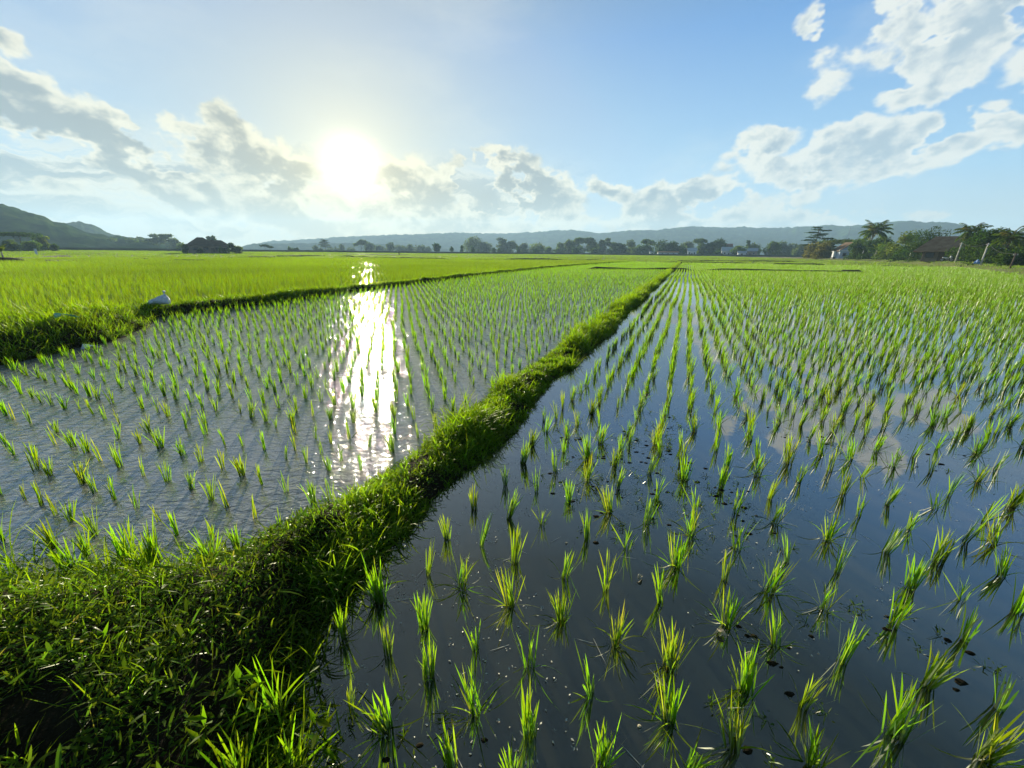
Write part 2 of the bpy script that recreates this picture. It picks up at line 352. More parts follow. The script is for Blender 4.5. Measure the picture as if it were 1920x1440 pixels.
def dike_h(n, d):
    """soil height of the main dike above the water, negative outside"""
    c = dike_centre(d); w = 0.265 + 0.05 * (fbm(d * 1.3, 3.1) - 0.5) * 2
    q = np.abs(n - c) / w
    hh = 0.09 + 0.05 * (fbm(d * 1.6, 9.0) - 0.45) * 2
    z = hh * (1 - q ** 2.2)
    z = np.maximum(z, -0.08)
    return np.where((d > 0.6) & (d < 92), z, -0.08)
def mound_h(n, d):
    s = inside_sd(n, d, MOUND)
    e = s + 0.10 * (fbm(n * 4, d * 4) - 0.5)
    return -0.08 + 0.08 * sstep(-0.05, 0.0, e) + (0.15 + 0.10 * fbm(n * 3, d * 3 + 5)) * sstep(0.0, 0.30, e)
BARE = nd(gp(95, 1375, 0.15))
def not_bare(n, d): return np.hypot((n - BARE[0]) / 0.17, (d - BARE[1]) / 0.09) > 0.75 + 0.5 * fbm(n * 20, d * 20)
def near_h(n, d): return np.maximum(dike_h(n, d), mound_h(n, d)) + 0.02 * (fbm(n * 14, d * 14) - 0.5)
def back_h(x, y):
    q, _ = line_dist(x, y, BACK); n = fbm(x * 0.8, y * 0.8)
    z = -0.08 + (0.20 + 0.16 * n) * np.clip(1 - (q / 0.46) ** 2, 0, 1)
    s = inside_sd(x, y, PATCH) + 0.5 * (fbm(x * 1.1, y * 1.1) - 0.5)
    return np.maximum(z, -0.08 + (0.36 + 0.12 * n) * sstep(-0.1, 0.9, s))

def build_ground():
    r = np.concatenate([np.linspace(0.0, 90, 16), np.linspace(100, 400, 31), np.geomspace(420, 2330, 24)])
    a = np.linspace(0, 2 * math.pi, 145)
    Rr, A = np.meshgrid(r, a, indexing='ij')
    X = Rr * np.sin(A); Y = Rr * np.cos(A); Z = tz(X, Y)
    tag(link('ground', grid_mesh('ground', X, Y, Z, M_GROUND)), kind='structure')
build_ground()

def sheet(name, xy, z, mat):
    me = bpy.data.meshes.new(name); me.from_pydata([(float(x), float(y), z) for x, y in xy], [], [tuple(range(len(xy)))]); me.update()
    if me.polygons[0].normal.z < 0: me.flip_normals()
    me.materials.append(mat); return tag(link(name, me), kind='structure')
def ndp(n, d): return tuple(xy_of(np.array(n, float), np.array(d, float)))
sheet('rippled_water', [ndp(-1.6, -3), ndp(-1.6, 98), (-15, 110), (-75, 84), (-105, 20), (-60, -4)], 0.0, M_WATER_R)
sheet('still_water', [ndp(-1.6, -3), ndp(-1.6, 98), (85, 76), (90, 60), (40, -3)], 0.0, M_WATER_S)
glint = [at(640, 186), at(700, 182), at(765, 186), at(762, 205), at(700, 203), at(650, 205)]
sheet('flooded_field_water', glint, float(tz(0, 190)) + 0.30, M_WATER_R)

def build_dikes():
    d = np.concatenate([np.arange(-2.4, 6, 0.035), np.arange(6, 20, 0.12), np.arange(20, 92.5, 0.5)])
    n = np.concatenate([np.arange(-7, -2.9, 0.12), np.arange(-2.9, -0.5, 0.03), np.arange(-0.5, 4.1, 0.12)])
    near = d < 1.7
    Dg, Ng = np.meshgrid(d[near], n, indexing='ij'); P = xy_of(Ng, Dg)
    o = link('near_earth_bank', grid_mesh('near_earth_bank', P[..., 0], P[..., 1], near_h(Ng, Dg), M_SOIL)); tag(o, kind='structure')
    n2 = np.linspace(-0.42, 0.42, 22)
    Dg, Ng = np.meshgrid(d[d > 1.6], n2, indexing='ij'); Ng = Ng + dike_centre(Dg); P = xy_of(Ng, Dg)
    tag(link('earth_dike', grid_mesh('earth_dike', P[..., 0], P[..., 1], near_h(Ng, Dg) - 0.003, M_SOIL)), kind='structure')
    # back dike with the grassy corner
    x = np.arange(-34, -4.5, 0.22); y = np.arange(-3, 15, 0.22)
    X, Y = np.meshgrid(x, y, indexing='ij')
    tag(link('grassy_bank', grid_mesh('grassy_bank', X, Y, back_h(X, Y), M_SOIL)), kind='structure')
    pts = np.array(BACK); seg = np.linalg.norm(np.diff(pts, axis=0), axis=1); cum = np.concatenate([[0], np.cumsum(seg)])
    ss = np.arange(cum[2], cum[-1], 0.5); cx = np.interp(ss, cum, pts[:, 0]); cy = np.interp(ss, cum, pts[:, 1])
    tx = np.gradient(cx); ty = np.gradient(cy); tl = np.hypot(tx, ty); tx /= tl; ty /= tl
    w = np.linspace(-0.7, 0.7, 13); X = cx[:, None] + ty[:, None] * w; Y = cy[:, None] - tx[:, None] * w
    tag(link('back_dike', grid_mesh('back_dike', X, Y, np.where(np.hypot(X, Y) < 15.2, -0.09, back_h(X, Y)), M_SOIL)), kind='structure')
build_dikes()

# low bunds far out between fields: ground segments read off the photo
BUNDS = [(((1096, 505), (1300, 506.5)), 0.30), (((1300, 506.5), (1640, 512)), 0.24), (((1230, 492.5), (1415, 495)), 0.30),
         (((0, 487), (135, 482)), 0.30), (((60, 492), (160, 489)), 0.25), (((245, 487), (280, 486.5)), 0.3), (((310, 489), (402, 490)), 0.25),
         (((405, 484), (520, 483)), 0.3), (((500, 482), (620, 480.5)), 0.4), (((620, 480.5), (860, 487.5)), 0.35), (((860, 487.5), (1150, 489.5)), 0.3),
         (((1440, 496.5), (1560, 498.5)), 0.3), (((1570, 510), (1620, 511)), 0.3), (((1640, 500), (1730, 501)), 0.3), (((940, 485.5), (1100, 488)), 0.3), (((1250, 489), (1500, 491.5)), 0.3)]
BSEG = []
def build_bunds():
    for i, ((p, q), hgt) in enumerate(BUNDS):
        a = np.array(gp(*p)); b = np.array(gp(*q)); L_ = np.linalg.norm(b - a); m = max(6, int(L_ / 1.2)); t = np.linspace(0, 1, m)
        cx = a[0] + (b - a)[0] * t; cy = a[1] + (b - a)[1] * t; e = (b - a) / L_
        amp = 0.25 + 0.004 * np.hypot(cx, cy); wv = amp * (fbm(t * L_ * 0.12, i * 7.7) - 0.5) * 4; cx = cx - e[1] * wv; cy = cy + e[0] * wv
        w = np.linspace(-0.5, 0.5, 7); X = cx[:, None] + e[1] * w; Y = cy[:, None] - e[0] * w
        lift = ((hgt + 0.02) * (0.35 + 1.2 * fbm(t * L_ * 0.22, i * 3.3)) * np.minimum(1, np.minimum(t, 1 - t) * 9))[:, None]
        Z = np.maximum(tz(X, Y), -0.01) + (lift + 0.08) * (1 - (w / 0.5) ** 2)[None] - 0.08
        tag(link('field_bund', grid_mesh('field_bund', X, Y, Z, M_DARKBANK)), kind='structure')
        BSEG.append((a, b))
build_bunds()

# ------------------------------------------------------------------ rice
def rice_clump(seed, nb, H, nseg, spread=0.20, droop=0.15, wid=0.0050, base=0.016):
    r = np.random.default_rng(seed); az = r.uniform(0, 2 * math.pi, nb); rad_ = base * np.sqrt(r.random(nb))
    a0 = r.uniform(0, 2 * math.pi, nb)
    b = np.stack([np.sin(a0) * rad_, np.cos(a0) * rad_, np.full(nb, -0.02)], -1)
    lean = np.abs(r.normal(0, spread, nb)); bend = np.abs(r.normal(0.05, 0.13, nb))
    out = r.random(nb) < droop; lean = np.where(out, r.uniform(0.45, 0.85, nb), lean); bend = np.where(out, r.uniform(0.7, 1.4, nb), bend)
    ln = H * r.uniform(0.62, 1.12, nb) * np.where(out, 0.85, 1.0)
    return blades(b, az, lean, bend, ln, wid * r.uniform(0.7, 1.35, nb), nseg, r.uniform(-1.3, 1.3, nb), r.random(nb))

LOOKS = [('upright', 0.16, 0.05, 24), ('upright', 0.18, 0.07, 28), ('thick', 0.23, 0.08, 42), ('thick', 0.25, 0.10, 38), ('splayed', 0.30, 0.24, 30), ('splayed', 0.28, 0.30, 32),
         ('sparse', 0.22, 0.12, 12), ('sparse', 0.20, 0.16, 14), ('slender', 0.12, 0.04, 15), ('slender', 0.13, 0.06, 17)]
CL_R = [(lk, rice_clump(100 + i, nb, 0.245, 5, sp * 0.8, dr * 0.75, 0.0062, 0.014 + nb * 0.0004)) for i, (lk, sp, dr, nb) in enumerate(LOOKS)]
CL_L = [(lk, rice_clump(200 + i, int(nb * 0.72), 0.215, 5, sp * 0.68, dr * 0.7, 0.0062, 0.012 + nb * 0.0003)) for i, (lk, sp, dr, nb) in enumerate(LOOKS)]

MEAS_R = [(641,1196),(714,1128),(727,1226),(803,1081),(794,1177),(803,1272),(659,1336),(722,1368),(866,1102),(892,1214),(892,1335),(902,1026),(850,1440),
(964,1052),(957,1134),(1061,1082),(1053,1167),(993,1254),(993,1379),(1102,1012),(1137,1107),(1152,1208),(1108,1304),(1131,1437),(1174,1029),(1239,1131),(1256,1254),(1253,1351),(1267,1061),(963,1460),(1291,1450),
(1381,1030),(1359,1088),(1362,1174),(1475,1052),(1442,1108),(1454,1211),(1398,1296),(1375,1406),(1509,1327),(1570,1073),(1544,1142),(1576,1241),(1549,1012),(1524,1442),
(1661,1034),(1757,1052),(1705,1104),(1678,1174),(1860,1020),(1878,1082),(1802,1125),(1806,1199),(1907,1150),(1736,1283),(1675,1379),(1870,1327),(1849,1425),
(839,1011),(890,955),(953,970),(947,909),(981,868),(997,834),(1006,923),(1016,983),(1042,885),(1065,941),(1020,792),(1064,823),(1103,862),(1100,901),(1141,960),(1153,874),(1157,915),(1125,798),(1165,845),(1178,815),(1217,888),(1230,935),(1211,980),(1226,833),(1278,871),(1284,900),(1278,839),(1303,958),(1296,1005),(1351,915),(1344,847)]
MEAS_L = [(5,1013),(103,1025),(163,1040),(178,1003),(48,937),(80,947),(105,967),(133,977),(155,907),(178,923),(213,937),(257,953),(298,977),(330,1003),(400,1010),(397,937),(427,950),(478,973),(523,992),(358,917),(315,902),(268,893),(225,875),(190,863),(93,892),(67,880),(25,853),(377,865),(417,877),(455,892),(490,908),(537,922),(590,943),(620,937),(495,843),(537,860),(573,868),(617,882),(343,853),(302,840),(263,832),(223,822),(163,848),(105,832),(137,837),(385,815),(422,833),(455,837),(350,803),(517,803),(552,812),(592,822),(622,832)]
BIG_R = {(1253,1351): 1.06, (1375,1406): 1.04, (1524,1442): 1.05, (1849,1425): 1.06, (659,1336): 0.85}

def lattice(nlo, nhi, dlo, dhi, n0=-1.0, dn=0.247, d0=1.89, dd=0.305, jit=0.018):
    ns = np.arange(math.floor((nlo - n0) / dn), math.ceil((nhi - n0) / dn) + 1) * dn + n0
    ds = np.arange(math.floor((dlo - d0) / dd), math.ceil((dhi - d0) / dd) + 1) * dd + d0
    A, B = np.meshgrid(ns, ds, indexing='ij'); A = A.ravel(); B = B.ravel()
    w1 = 0.12 * (fbm(B * 0.22, 4.2 + A * 0.05) - 0.47) * 2; w2 = 0.10 * (fbm(A * 0.5, 8.8 + B * 0.05) - 0.47) * 2
    A = A + w1 + RNG.normal(0, jit, len(A)); B = B + w2 + RNG.normal(0, jit, len(B))
    k = (A > nlo) & (A < nhi) & (B > dlo) & (B < dhi)
    return A[k], B[k]
def in_view(P, m=7.0):
    az = np.degrees(np.arctan2(P[:, 0], P[:, 1])); return ((np.abs(az) < 53 + m) & (P[:, 1] > 0.2)) | ((np.hypot(P[:, 0], P[:, 1]) < 11) & (P[:, 1] > -0.6))
def bund_clear(P, w=0.42):
    ok = np.ones(len(P), bool)
    for a, b in BSEG:
        q, _ = line_dist(P[:, 0], P[:, 1], [a, b]); ok &= q > w
    return ok
def road_side(P):
    q, s = line_dist(P[:, 0], P[:, 1], FOOT); return q, s

def paddies():
    # still paddy: surveyed clumps first, then the planting lattice
    mr = np.array([gp(*p) for p in MEAS_R]); ml = np.array([gp(*p) for p in MEAS_L])
    A, B = lattice(-1.12, 60, 0.45, 90.5); P = xy_of(A, B)
    near = B < 2.66
    q = np.min(np.hypot(P[:, None, 0] - mr[None, :, 0], P[:, None, 1] - mr[None, :, 1]), 1)
    keep = np.where(near, q > 0.19, q > 0.13) & (np.where(near & (np.abs(np.degrees(np.arctan2(P[:, 0], P[:, 1]))) < 47), RNG.random(len(P)) < 0.75, RNG.random(len(P)) < 0.95))
    keep &= (inside_sd(A, B, MOUND) < -0.06) & (np.abs(A - dike_centre(B)) > 0.40)
    qd, sd_ = road_side(P); keep &= (sd_ > 0) & (qd > 0.8)
    R = np.concatenate([mr, P[keep]]); Rb = np.array([BIG_R.get(p, 1.0) for p in MEAS_R] + [1.0] * int(keep.sum()))
    A, B = lattice(-40, -1.98, 0.1, 90.5, n0=-2.05, dn=-0.25 * -1); P = xy_of(A, B)
    q = np.min(np.hypot(P[:, None, 0] - ml[None, :, 0], P[:, None, 1] - ml[None, :, 1]), 1)
    keep = np.where(B < 1.9, q > 0.19, q > 0.14) & (RNG.random(len(P)) < 0.95) & (inside_sd(A, B, MOUND) < 0.0)
    qb, sb = line_dist(P[:, 0], P[:, 1], BACK); keep &= (sb > 0) & (qb > 0.62) & (inside_sd(P[:, 0], P[:, 1], PATCH) < -0.05)
    Lp = np.concatenate([ml, P[keep]])
    return R, Rb, Lp
RICE_R, RICE_RB, RICE_L = paddies()
ORD = ['zeroth', 'first', 'second', 'third', 'fourth', 'fifth', 'sixth', 'seventh', 'eighth', 'ninth', 'tenth', 'eleventh', 'twelfth', 'thirteenth', 'fourteenth', 'fifteenth', 'sixteenth', 'seventeenth', 'eighteenth', 'nineteenth']
def ordinal(i):
    if i < 20: return ORD[i]
    tens = {2: ('twentieth', 'twenty'), 3: ('thirtieth', 'thirty'), 4: ('fortieth', 'forty'), 5: ('fiftieth', 'fifty')}[i // 10]
    return tens[0] if i % 10 == 0 else tens[1] + '-' + ORD[i % 10]

def build_rice():
    allP = np.concatenate([RICE_R, RICE_L]); side = np.concatenate([np.zeros(len(RICE_R), int), np.ones(len(RICE_L), int)])
    big = np.concatenate([RICE_RB, np.ones(len(RICE_L))])
    v = in_view(allP); allP, side, big = allP[v], side[v], big[v]
    dist = np.hypot(allP[:, 0], allP[:, 1])
    px, py, Z = proj(np.concatenate([allP, np.full((len(allP), 1), 0.12)], 1))
    inf = (px > 5) & (px < 1915) & (py < 1452) & (Z > 0)
    size = np.where(inf, (1.15 - 0.2 * side) / Z, 0); order = np.argsort(-size)
    chosen = order[:300]; ch = np.zeros(len(allP), bool); ch[chosen] = True
    # crosswise rows for the labels: plants of each paddy gathered by their distance along the dike
    protos = {}
    M_VAR = [M_RICE, leaf_mat('yellowing_rice_leaf', (0.040, 0.072, 0.006), (0.088, 0.166, 0.006), (0.142, 0.212, 0.008), (2.55, 2.3, 0.85), 0.5, 0.66, 0.0, 0.55), leaf_mat('young_rice_leaf', (0.032, 0.072, 0.008), (0.070, 0.162, 0.009), (0.105, 0.210, 0.009), (2.5, 2.4, 0.9), 0.5, 0.66)]
    n_, d_ = nd(allP)
    labels = {}
    for s, cl in ((0, 'still'), (1, 'rippled')):
        idx = np.array([i for i in range(len(allP)) if side[i] == s and inf[i] and d_[i] < 9]); idx = idx[np.argsort(d_[idx])]
        edges = ([0.0, 0.76, 0.95, 1.175, 1.44, 1.74, 2.04, 2.345] if s == 0 else [0.0, 0.61, 0.84, 1.07, 1.35, 1.65, 1.98, 2.3]); edges = edges + [edges[-1] + 0.305 * (k + 1) for k in range(30)]
        rows = np.searchsorted(edges, d_[idx])
        for r in sorted(set(rows)):
            line = idx[rows == r]; line = line[np.argsort(n_[line] if s == 0 else -n_[line])]
            for k, i in enumerate(line): labels[i] = (r, k + 1)
    for i in chosen:
        s = side[i]; r = random.Random(int(i) * 13 + 5)
        variants = CL_R if s == 0 else CL_L
        j = r.randrange(len(variants)) if s == 0 else r.choice([0, 1, 2, 3, 6, 7, 8, 9, 0, 1, 8, 9])
        if big[i] > 1.03: j = r.choice([2, 3, 4, 5])
        mv = r.choice([0, 0, 0, 1, 1, 2])
        if (s, j, mv) not in protos: protos[(s, j, mv)] = mesh_of('rice_plant', variants[j][1], M_VAR[mv])
        o = bpy.data.objects.new('rice_plant', protos[(s, j, mv)]); COL.objects.link(o)
        o.location = (allP[i, 0], allP[i, 1], 0.0)
        sc = big[i] * r.uniform(0.72, 1.0); o.scale = (sc, sc, sc * r.uniform(0.92, 1.1))
        o.rotation_euler = (r.uniform(-0.07, 0.07), r.uniform(0.03, 0.20) if s == 0 else r.uniform(-0.08, 0.10), r.uniform(0, 6.28))
        o.rotation_mode = 'ZYX' if False else 'XYZ'
        row, k = labels[i]
        tag(o, f"{variants[j][0]} rice clump, {ordinal(k)} from the dike in the {ordinal(row)} crosswise row of the {'still' if s == 0 else 'rippled'} paddy", 'rice plant', 'rice clumps standing in the flooded paddies')
    # the remaining clumps of the two paddies
    rest = ~ch; P3 = np.concatenate([allP, np.zeros((len(allP), 1))], 1); parts = []
    def go(mask, protos_, lean, smin, smax):
        ii = np.nonzero(mask)[0]; which = RNG.integers(0, len(protos_), len(ii))
        for k, pr in enumerate(protos_):
            m = ii[which == k]
            if len(m): parts.append(scatter(pr, P3[m], RNG.uniform(0, 6.28, len(m)), RNG.uniform(smin, smax, len(m)), lean))
    bc = bund_clear(allP)
    for s in (0, 1):
        H = 0.232 if s == 0 else 0.212; lean = (0.10, 0.02) if s == 0 else (0.0, 0.0); ms = rest & (side == s) & bc
        A_ = [rice_clump(300 + 10 * s + k, 22 - 5 * s, H, 3, 0.16 - 0.03 * s, 0.05, 0.0064, 0.022 - 0.006 * s) for k in range(6)]
        B_ = [rice_clump(330 + 10 * s + k, 17 - 3 * s, H, 2, 0.17 - 0.03 * s, 0.03, 0.0084, 0.026 - 0.008 * s) for k in range(6)]
        C_ = [rice_clump(360 + 10 * s + k, 11, H, 1, 0.20, 0.0, 0.014, 0.03) for k in range(6)]
        go(ms & (dist < 11), A_, lean, 0.85, 1.15); go(ms & (dist >= 11) & (dist < 32), B_, lean, 0.85, 1.18)
        go(ms & (dist >= 32) & (dist < 62), C_, lean, 0.9, 1.2)
        go(ms & (dist >= 62) & (RNG.random(len(dist)) < 0.5), C_, lean, 1.2, 1.5)
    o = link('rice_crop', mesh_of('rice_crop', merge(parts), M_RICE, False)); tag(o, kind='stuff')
    return dist
build_rice()

def build_dense_fields():
    parts = []
    # behind the back dike: closer, taller rice in rows that run at the sun
    az2 = rad(-19.5); D2 = np.array([math.sin(az2), math.cos(az2)]); N2 = np.array([math.cos(az2), -math.sin(az2)])
    a = np.arange(-125, 60, 0.26); b = np.arange(2, 100, 0.20); A, B = np.meshgrid(a, b, indexing='ij')
    A = A.ravel() + RNG.normal(0, 0.038, A.size); B = B.ravel() + RNG.normal(0, 0.05, B.size)
    P = np.stack([A * N2[0] + B * D2[0], A * N2[1] + B * D2[1]], -1); v = in_view(P, 5); P = P[v]
    q, s = line_dist(P[:, 0], P[:, 1], BACK); r = np.hypot(P[:, 0], P[:, 1])
    k = (s < 0) & (q > 0.5) & (inside_sd(P[:, 0], P[:, 1], PATCH) < -0.3) & (r < 100); P = P[k]; r = r[k]
    k = bund_clear(P, 0.34) & (RNG.random(len(P)) < np.clip(1.25 - r / 75, 0.30, 1)); P = P[k]; r = r[k]
    P3 = np.concatenate([P, np.zeros((len(P), 1))], 1)
    pr1 = [rice_clump(400 + i, 15, 0.375, 2, 0.22, 0.06, 0.0075, 0.035) for i in range(6)]
    pr2 = [rice_clump(420 + i, 11, 0.385, 1, 0.24, 0.0, 0.014, 0.045) for i in range(6)]
    for lo, hi, prs, sm in ((0, 30, pr1, 1.0), (30, 62, pr2, 1.05), (62, 101, pr2, 1.45)):
        m = np.nonzero((r >= lo) & (r < hi))[0]; w = RNG.integers(0, 6, len(m))
        for j in range(6):
            mm = m[w == j]
            if len(mm): parts.append(scatter(prs[j], P3[mm], RNG.uniform(0, 6.28, len(mm)), RNG.uniform(0.85, 1.15, len(mm)) * sm, (0.04, 0), RNG.uniform(0.85, 1.12, len(mm)) * (1 + 0.12 * (sm - 1))))
    # everything farther out, to the village and the foot of the hills
    n = 62000; rr = np.sqrt(RNG.uniform(92 ** 2, 330 ** 2, n)); aa = np.radians(RNG.uniform(-60, 60, n))
    P = np.stack([rr * np.sin(aa), rr * np.cos(aa)], -1)
    keep = bund_clear(P, 0.7); q, s = road_side(P); keep &= ((s > 0) & (q > 0.6))
    gl = np.array(glint); keep &= inside_sd(P[:, 0], P[:, 1], gl) < 0.3
    nn, dd = nd(P); keep &= ~((dd < 90.5) & (nn > -1.2) & (nn < 60))
    P = P[keep]; rr = rr[keep]
    pr3 = [rice_clump(440 + i, 10, 0.36, 1, 0.30, 0.0, 0.050, 0.26) for i in range(5)]
    P3 = np.concatenate([P, np.maximum(tz(P[:, 0], P[:, 1]), 0)[:, None]], 1); w = RNG.integers(0, 5, len(P))
    for j in range(5):
        m = np.nonzero(w == j)[0]; hv = 0.8 + 0.5 * fbm(P[m, 0] * 0.02, P[m, 1] * 0.02)
        parts.append(scatter(pr3[j], P3[m], RNG.uniform(0, 6.28, len(m)), RNG.uniform(1.0, 1.5, len(m)) * (0.8 + rr[m] / 250), (0.02, 0), hv))
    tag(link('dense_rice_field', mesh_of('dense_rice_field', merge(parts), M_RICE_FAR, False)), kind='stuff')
build_dense_fields()

# ------------------------------------------------------------------ grass and weeds of the banks
def build_grass():
    parts = []
    def tufts(n, d, z, ln, wd, nseg, spread=0.55, per=7):
        m = len(n); k = per
        nn = np.repeat(n, k) + RNG.normal(0, 0.012, m * k); dd = np.repeat(d, k) + RNG.normal(0, 0.012, m * k); zz = np.repeat(z, k)
        P = xy_of(nn, dd); base = np.concatenate([P, zz[:, None] - 0.01], 1); l = np.repeat(ln * np.exp(RNG.normal(0, 0.28, m)), k) * RNG.uniform(0.5, 1.3, m * k)
        rr = np.clip(np.repeat(RNG.random(m), k) * 0.6 + RNG.random(m * k) * 0.4, 0, 1)
        parts.append(blades(base, RNG.uniform(0, 6.28, m * k), np.abs(RNG.normal(0.42, spread, m * k)), RNG.uniform(0.4, 2.1, m * k), l, np.repeat(wd, k) * RNG.uniform(0.7, 1.3, m * k), nseg, None, rr))
    def band(dlo, dhi, dens, lmul, wd, nseg, per):
        area = (dhi - dlo) * 0.82; m = int(area * dens)
        d = RNG.uniform(dlo, dhi, m); n = dike_centre(d) + RNG.uniform(-0.36, 0.31, m)
        z = dike_h(n, d); c = fbm(n * 7, d * 7, 3); ok = (z > -0.03) & (c > 0.30 * RNG.random(m) + 0.24); n, d, z, c = n[ok], d[ok], z[ok], c[ok]
        hum = 0.42 + 1.35 * sstep(0.3, 0.72, fbm(d * 1.5 + 3, n * 1.6))
        tufts(n, d, np.maximum(z, -0.01), 1.45 * 0.76 * lmul * hum * (0.6 + 0.8 * c), np.full(len(n), wd), nseg, 0.5, per)
    band(0.9, 2.6, 1700, 0.105, 0.0062, 5, 8); band(2.6, 6, 1350, 0.115, 0.0070, 4, 8); band(6, 14, 800, 0.125, 0.0090, 3, 8); band(14, 35, 330, 0.14, 0.014, 2, 6); band(35, 92, 90, 0.17, 0.035, 1, 6)
    # mound: short grass with taller tufts
    m = 5200; n = RNG.uniform(-4.6, -0.2, m); d = RNG.uniform(-0.6, 1.35, m); s = inside_sd(n, d, MOUND); c = fbm(n * 5, d * 5, 3)
    ok = (s > -0.03) & (c > 0.25 + 0.25 * RNG.random(m)) & not_bare(n, d); n, d, c = n[ok], d[ok], c[ok]
    tufts(n, d, np.maximum(near_h(n, d), 0), 0.05 + 0.06 * c, np.full(len(n), 0.004), 4, 0.6, 6)
    # taller grass along the water edges
    for poly in ([(-1.47, 1.2), (-1.27, 0.74), (-1.06, 0.45), (-0.80, 0.26), (-0.3, 0.18)], [(-4.2, -0.18), (-3.1, 0.26), (-2.72, 0.48), (-2.35, 0.65), (-2.05, 0.95)]):
        poly = np.array(poly); k = 260; t = RNG.uniform(0, len(poly) - 1.001, k); i = t.astype(int); f = (t - i)[:, None]
        p = poly[i] * (1 - f) + poly[i + 1] * f + RNG.normal(0, 0.075, (k, 2))
        tufts(p[:, 0], p[:, 1], np.maximum(near_h(p[:, 0], p[:, 1]), -0.01), RNG.uniform(0.09, 0.17, k), np.full(k, 0.0056), 5, 0.35, 6)
    # back dike and grassy corner
    m = 62000; x = RNG.uniform(-26, -5, m); y = RNG.uniform(2, 16, m); z = back_h(x, y); ok = (z > 0.0) & (RNG.random(m) < 0.9); x, y, z = x[ok], y[ok], z[ok]
    n, d = nd(np.stack([x, y], -1)); tufts(n, d, z, 0.13 + 0.14 * fbm(x * 1.5, y * 1.5), np.full(len(n), 0.010), 2, 0.45, 6)
    pts = np.array(BACK); seg = np.linalg.norm(np.diff(pts, axis=0), axis=1); cum = np.concatenate([[0], np.cumsum(seg)])
    m = 13000; u = RNG.random(m) ** 1.6; sp = cum[3] + (cum[-1] - cum[3]) * u; x = np.interp(sp, cum, pts[:, 0]) + RNG.normal(0, 0.3, m); y = np.interp(sp, cum, pts[:, 1]) + RNG.normal(0, 0.3, m)
    z = back_h(x, y); ok = z > 0; x, y, z = x[ok], y[ok], z[ok]; n, d = nd(np.stack([x, y], -1)); tufts(n, d, z, np.full(len(n), 0.13), 0.012 + 0.0005 * np.hypot(x, y), 1, 0.5, 5)
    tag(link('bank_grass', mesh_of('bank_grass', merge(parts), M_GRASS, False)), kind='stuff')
    # creeping weeds on the mound
    wp = []
    m = 46000; n = RNG.uniform(-4.8, -0.2, m); d = RNG.uniform(-0.7, 1.4, m); s = inside_sd(n, d, MOUND); c = fbm(n * 6 + 4, d * 6, 3)
    ok = (s > -0.05) & (c > 0.22 + 0.22 * RNG.random(m)) & not_bare(n, d); n, d, c = n[ok], d[ok], c[ok]
    z = np.maximum(near_h(n, d), 0) + RNG.uniform(0.0, 0.07, len(n)) * (0.4 + c); P = np.concatenate([xy_of(n, d), z[:, None]], 1); k = len(P)
    wp.append(leaves(P, RNG.uniform(0, 6.28, k), RNG.normal(0.15, 0.5, k), RNG.uniform(0.012, 0.034, k), RNG.uniform(0.006, 0.014, k)))
    m = 2600; n = RNG.uniform(-3.2, -0.7, m); d = RNG.uniform(-0.5, 1.2, m); s = inside_sd(n, d, MOUND); ok = (s > 0.02) & not_bare(n, d); n, d = n[ok], d[ok]
    z = np.maximum(near_h(n, d), 0) + RNG.uniform(0.01, 0.07, len(n)); P = np.concatenate([xy_of(n, d), z[:, None]], 1); k = len(P)
    wp.append(blades(P, RNG.uniform(0, 6.28, k), RNG.uniform(0.5, 1.4, k), RNG.uniform(-0.1, 0.9, k), RNG.uniform(0.035, 0.075, k), RNG.uniform(0.007, 0.014, k), 5))
    m = 7000; n = RNG.uniform(-3.4, -0.7, m); d = RNG.uniform(-0.5, 1.3, m); ok = (inside_sd(n, d, MOUND) > 0.0) & not_bare(n, d); n, d = n[ok], d[ok]
    z = np.maximum(near_h(n, d), 0) + RNG.uniform(0.0, 0.06, len(n)); P = np.concatenate([xy_of(n, d), z[:, None]], 1); k = len(P)
    wp.append(blades(P, RNG.uniform(0, 6.28, k), RNG.uniform(0.3, 1.5, k), RNG.uniform(-0.2, 0.9, k), RNG.uniform(0.02, 0.05, k), RNG.uniform(0.004, 0.008, k), 4))
    # stems that creep between them
    m = 1500; n = RNG.uniform(-3.2, -0.7, m); d = RNG.uniform(-0.5, 1.2, m); ok = inside_sd(n, d, MOUND) > 0.0; n, d = n[ok], d[ok]; k = len(n)
    P = np.concatenate([xy_of(n, d), np.maximum(near_h(n, d), 0)[:, None]], 1)
    wp.append(blades(P, RNG.uniform(0, 6.28, k), RNG.uniform(0.4, 1.3, k), RNG.uniform(-0.4, 0.5, k), RNG.uniform(0.06, 0.16, k), 0.0028, 4))
    # weeds along the dike foot
    m = 5000; d = RNG.uniform(0.8, 5, m); n = dike_centre(d) + RNG.uniform(-0.36, 0.40, m); z = dike_h(n, d); ok = z > -0.02; n, d, z = n[ok], d[ok], z[ok]; k = len(n)
    P = np.concatenate([xy_of(n, d), (z + RNG.uniform(0.0, 0.06, k))[:, None]], 1)
    wp.append(leaves(P, RNG.uniform(0, 6.28, k), RNG.normal(0.15, 0.5, k), RNG.uniform(0.015, 0.04, k), RNG.uniform(0.006, 0.014, k)))
    tag(link('ground_weeds', mesh_of('ground_weeds', merge(wp), M_WEED, False)), kind='stuff')
    # floating straw, duckweed and clods between the rice
    dp = []
    m = 7000; n = RNG.uniform(-1.25, 3.6, m); d = 0.4 + 5.0 * RNG.random(m) ** 1.3; c = fbm(n * 2.2, d * 2.2, 3); ok = (c > 0.46) & (inside_sd(n, d, MOUND) < -0.03); n, d = n[ok], d[ok]; k = len(n)
    P = np.concatenate([xy_of(n, d), RNG.uniform(0.001, 0.004, k)[:, None]], 1)
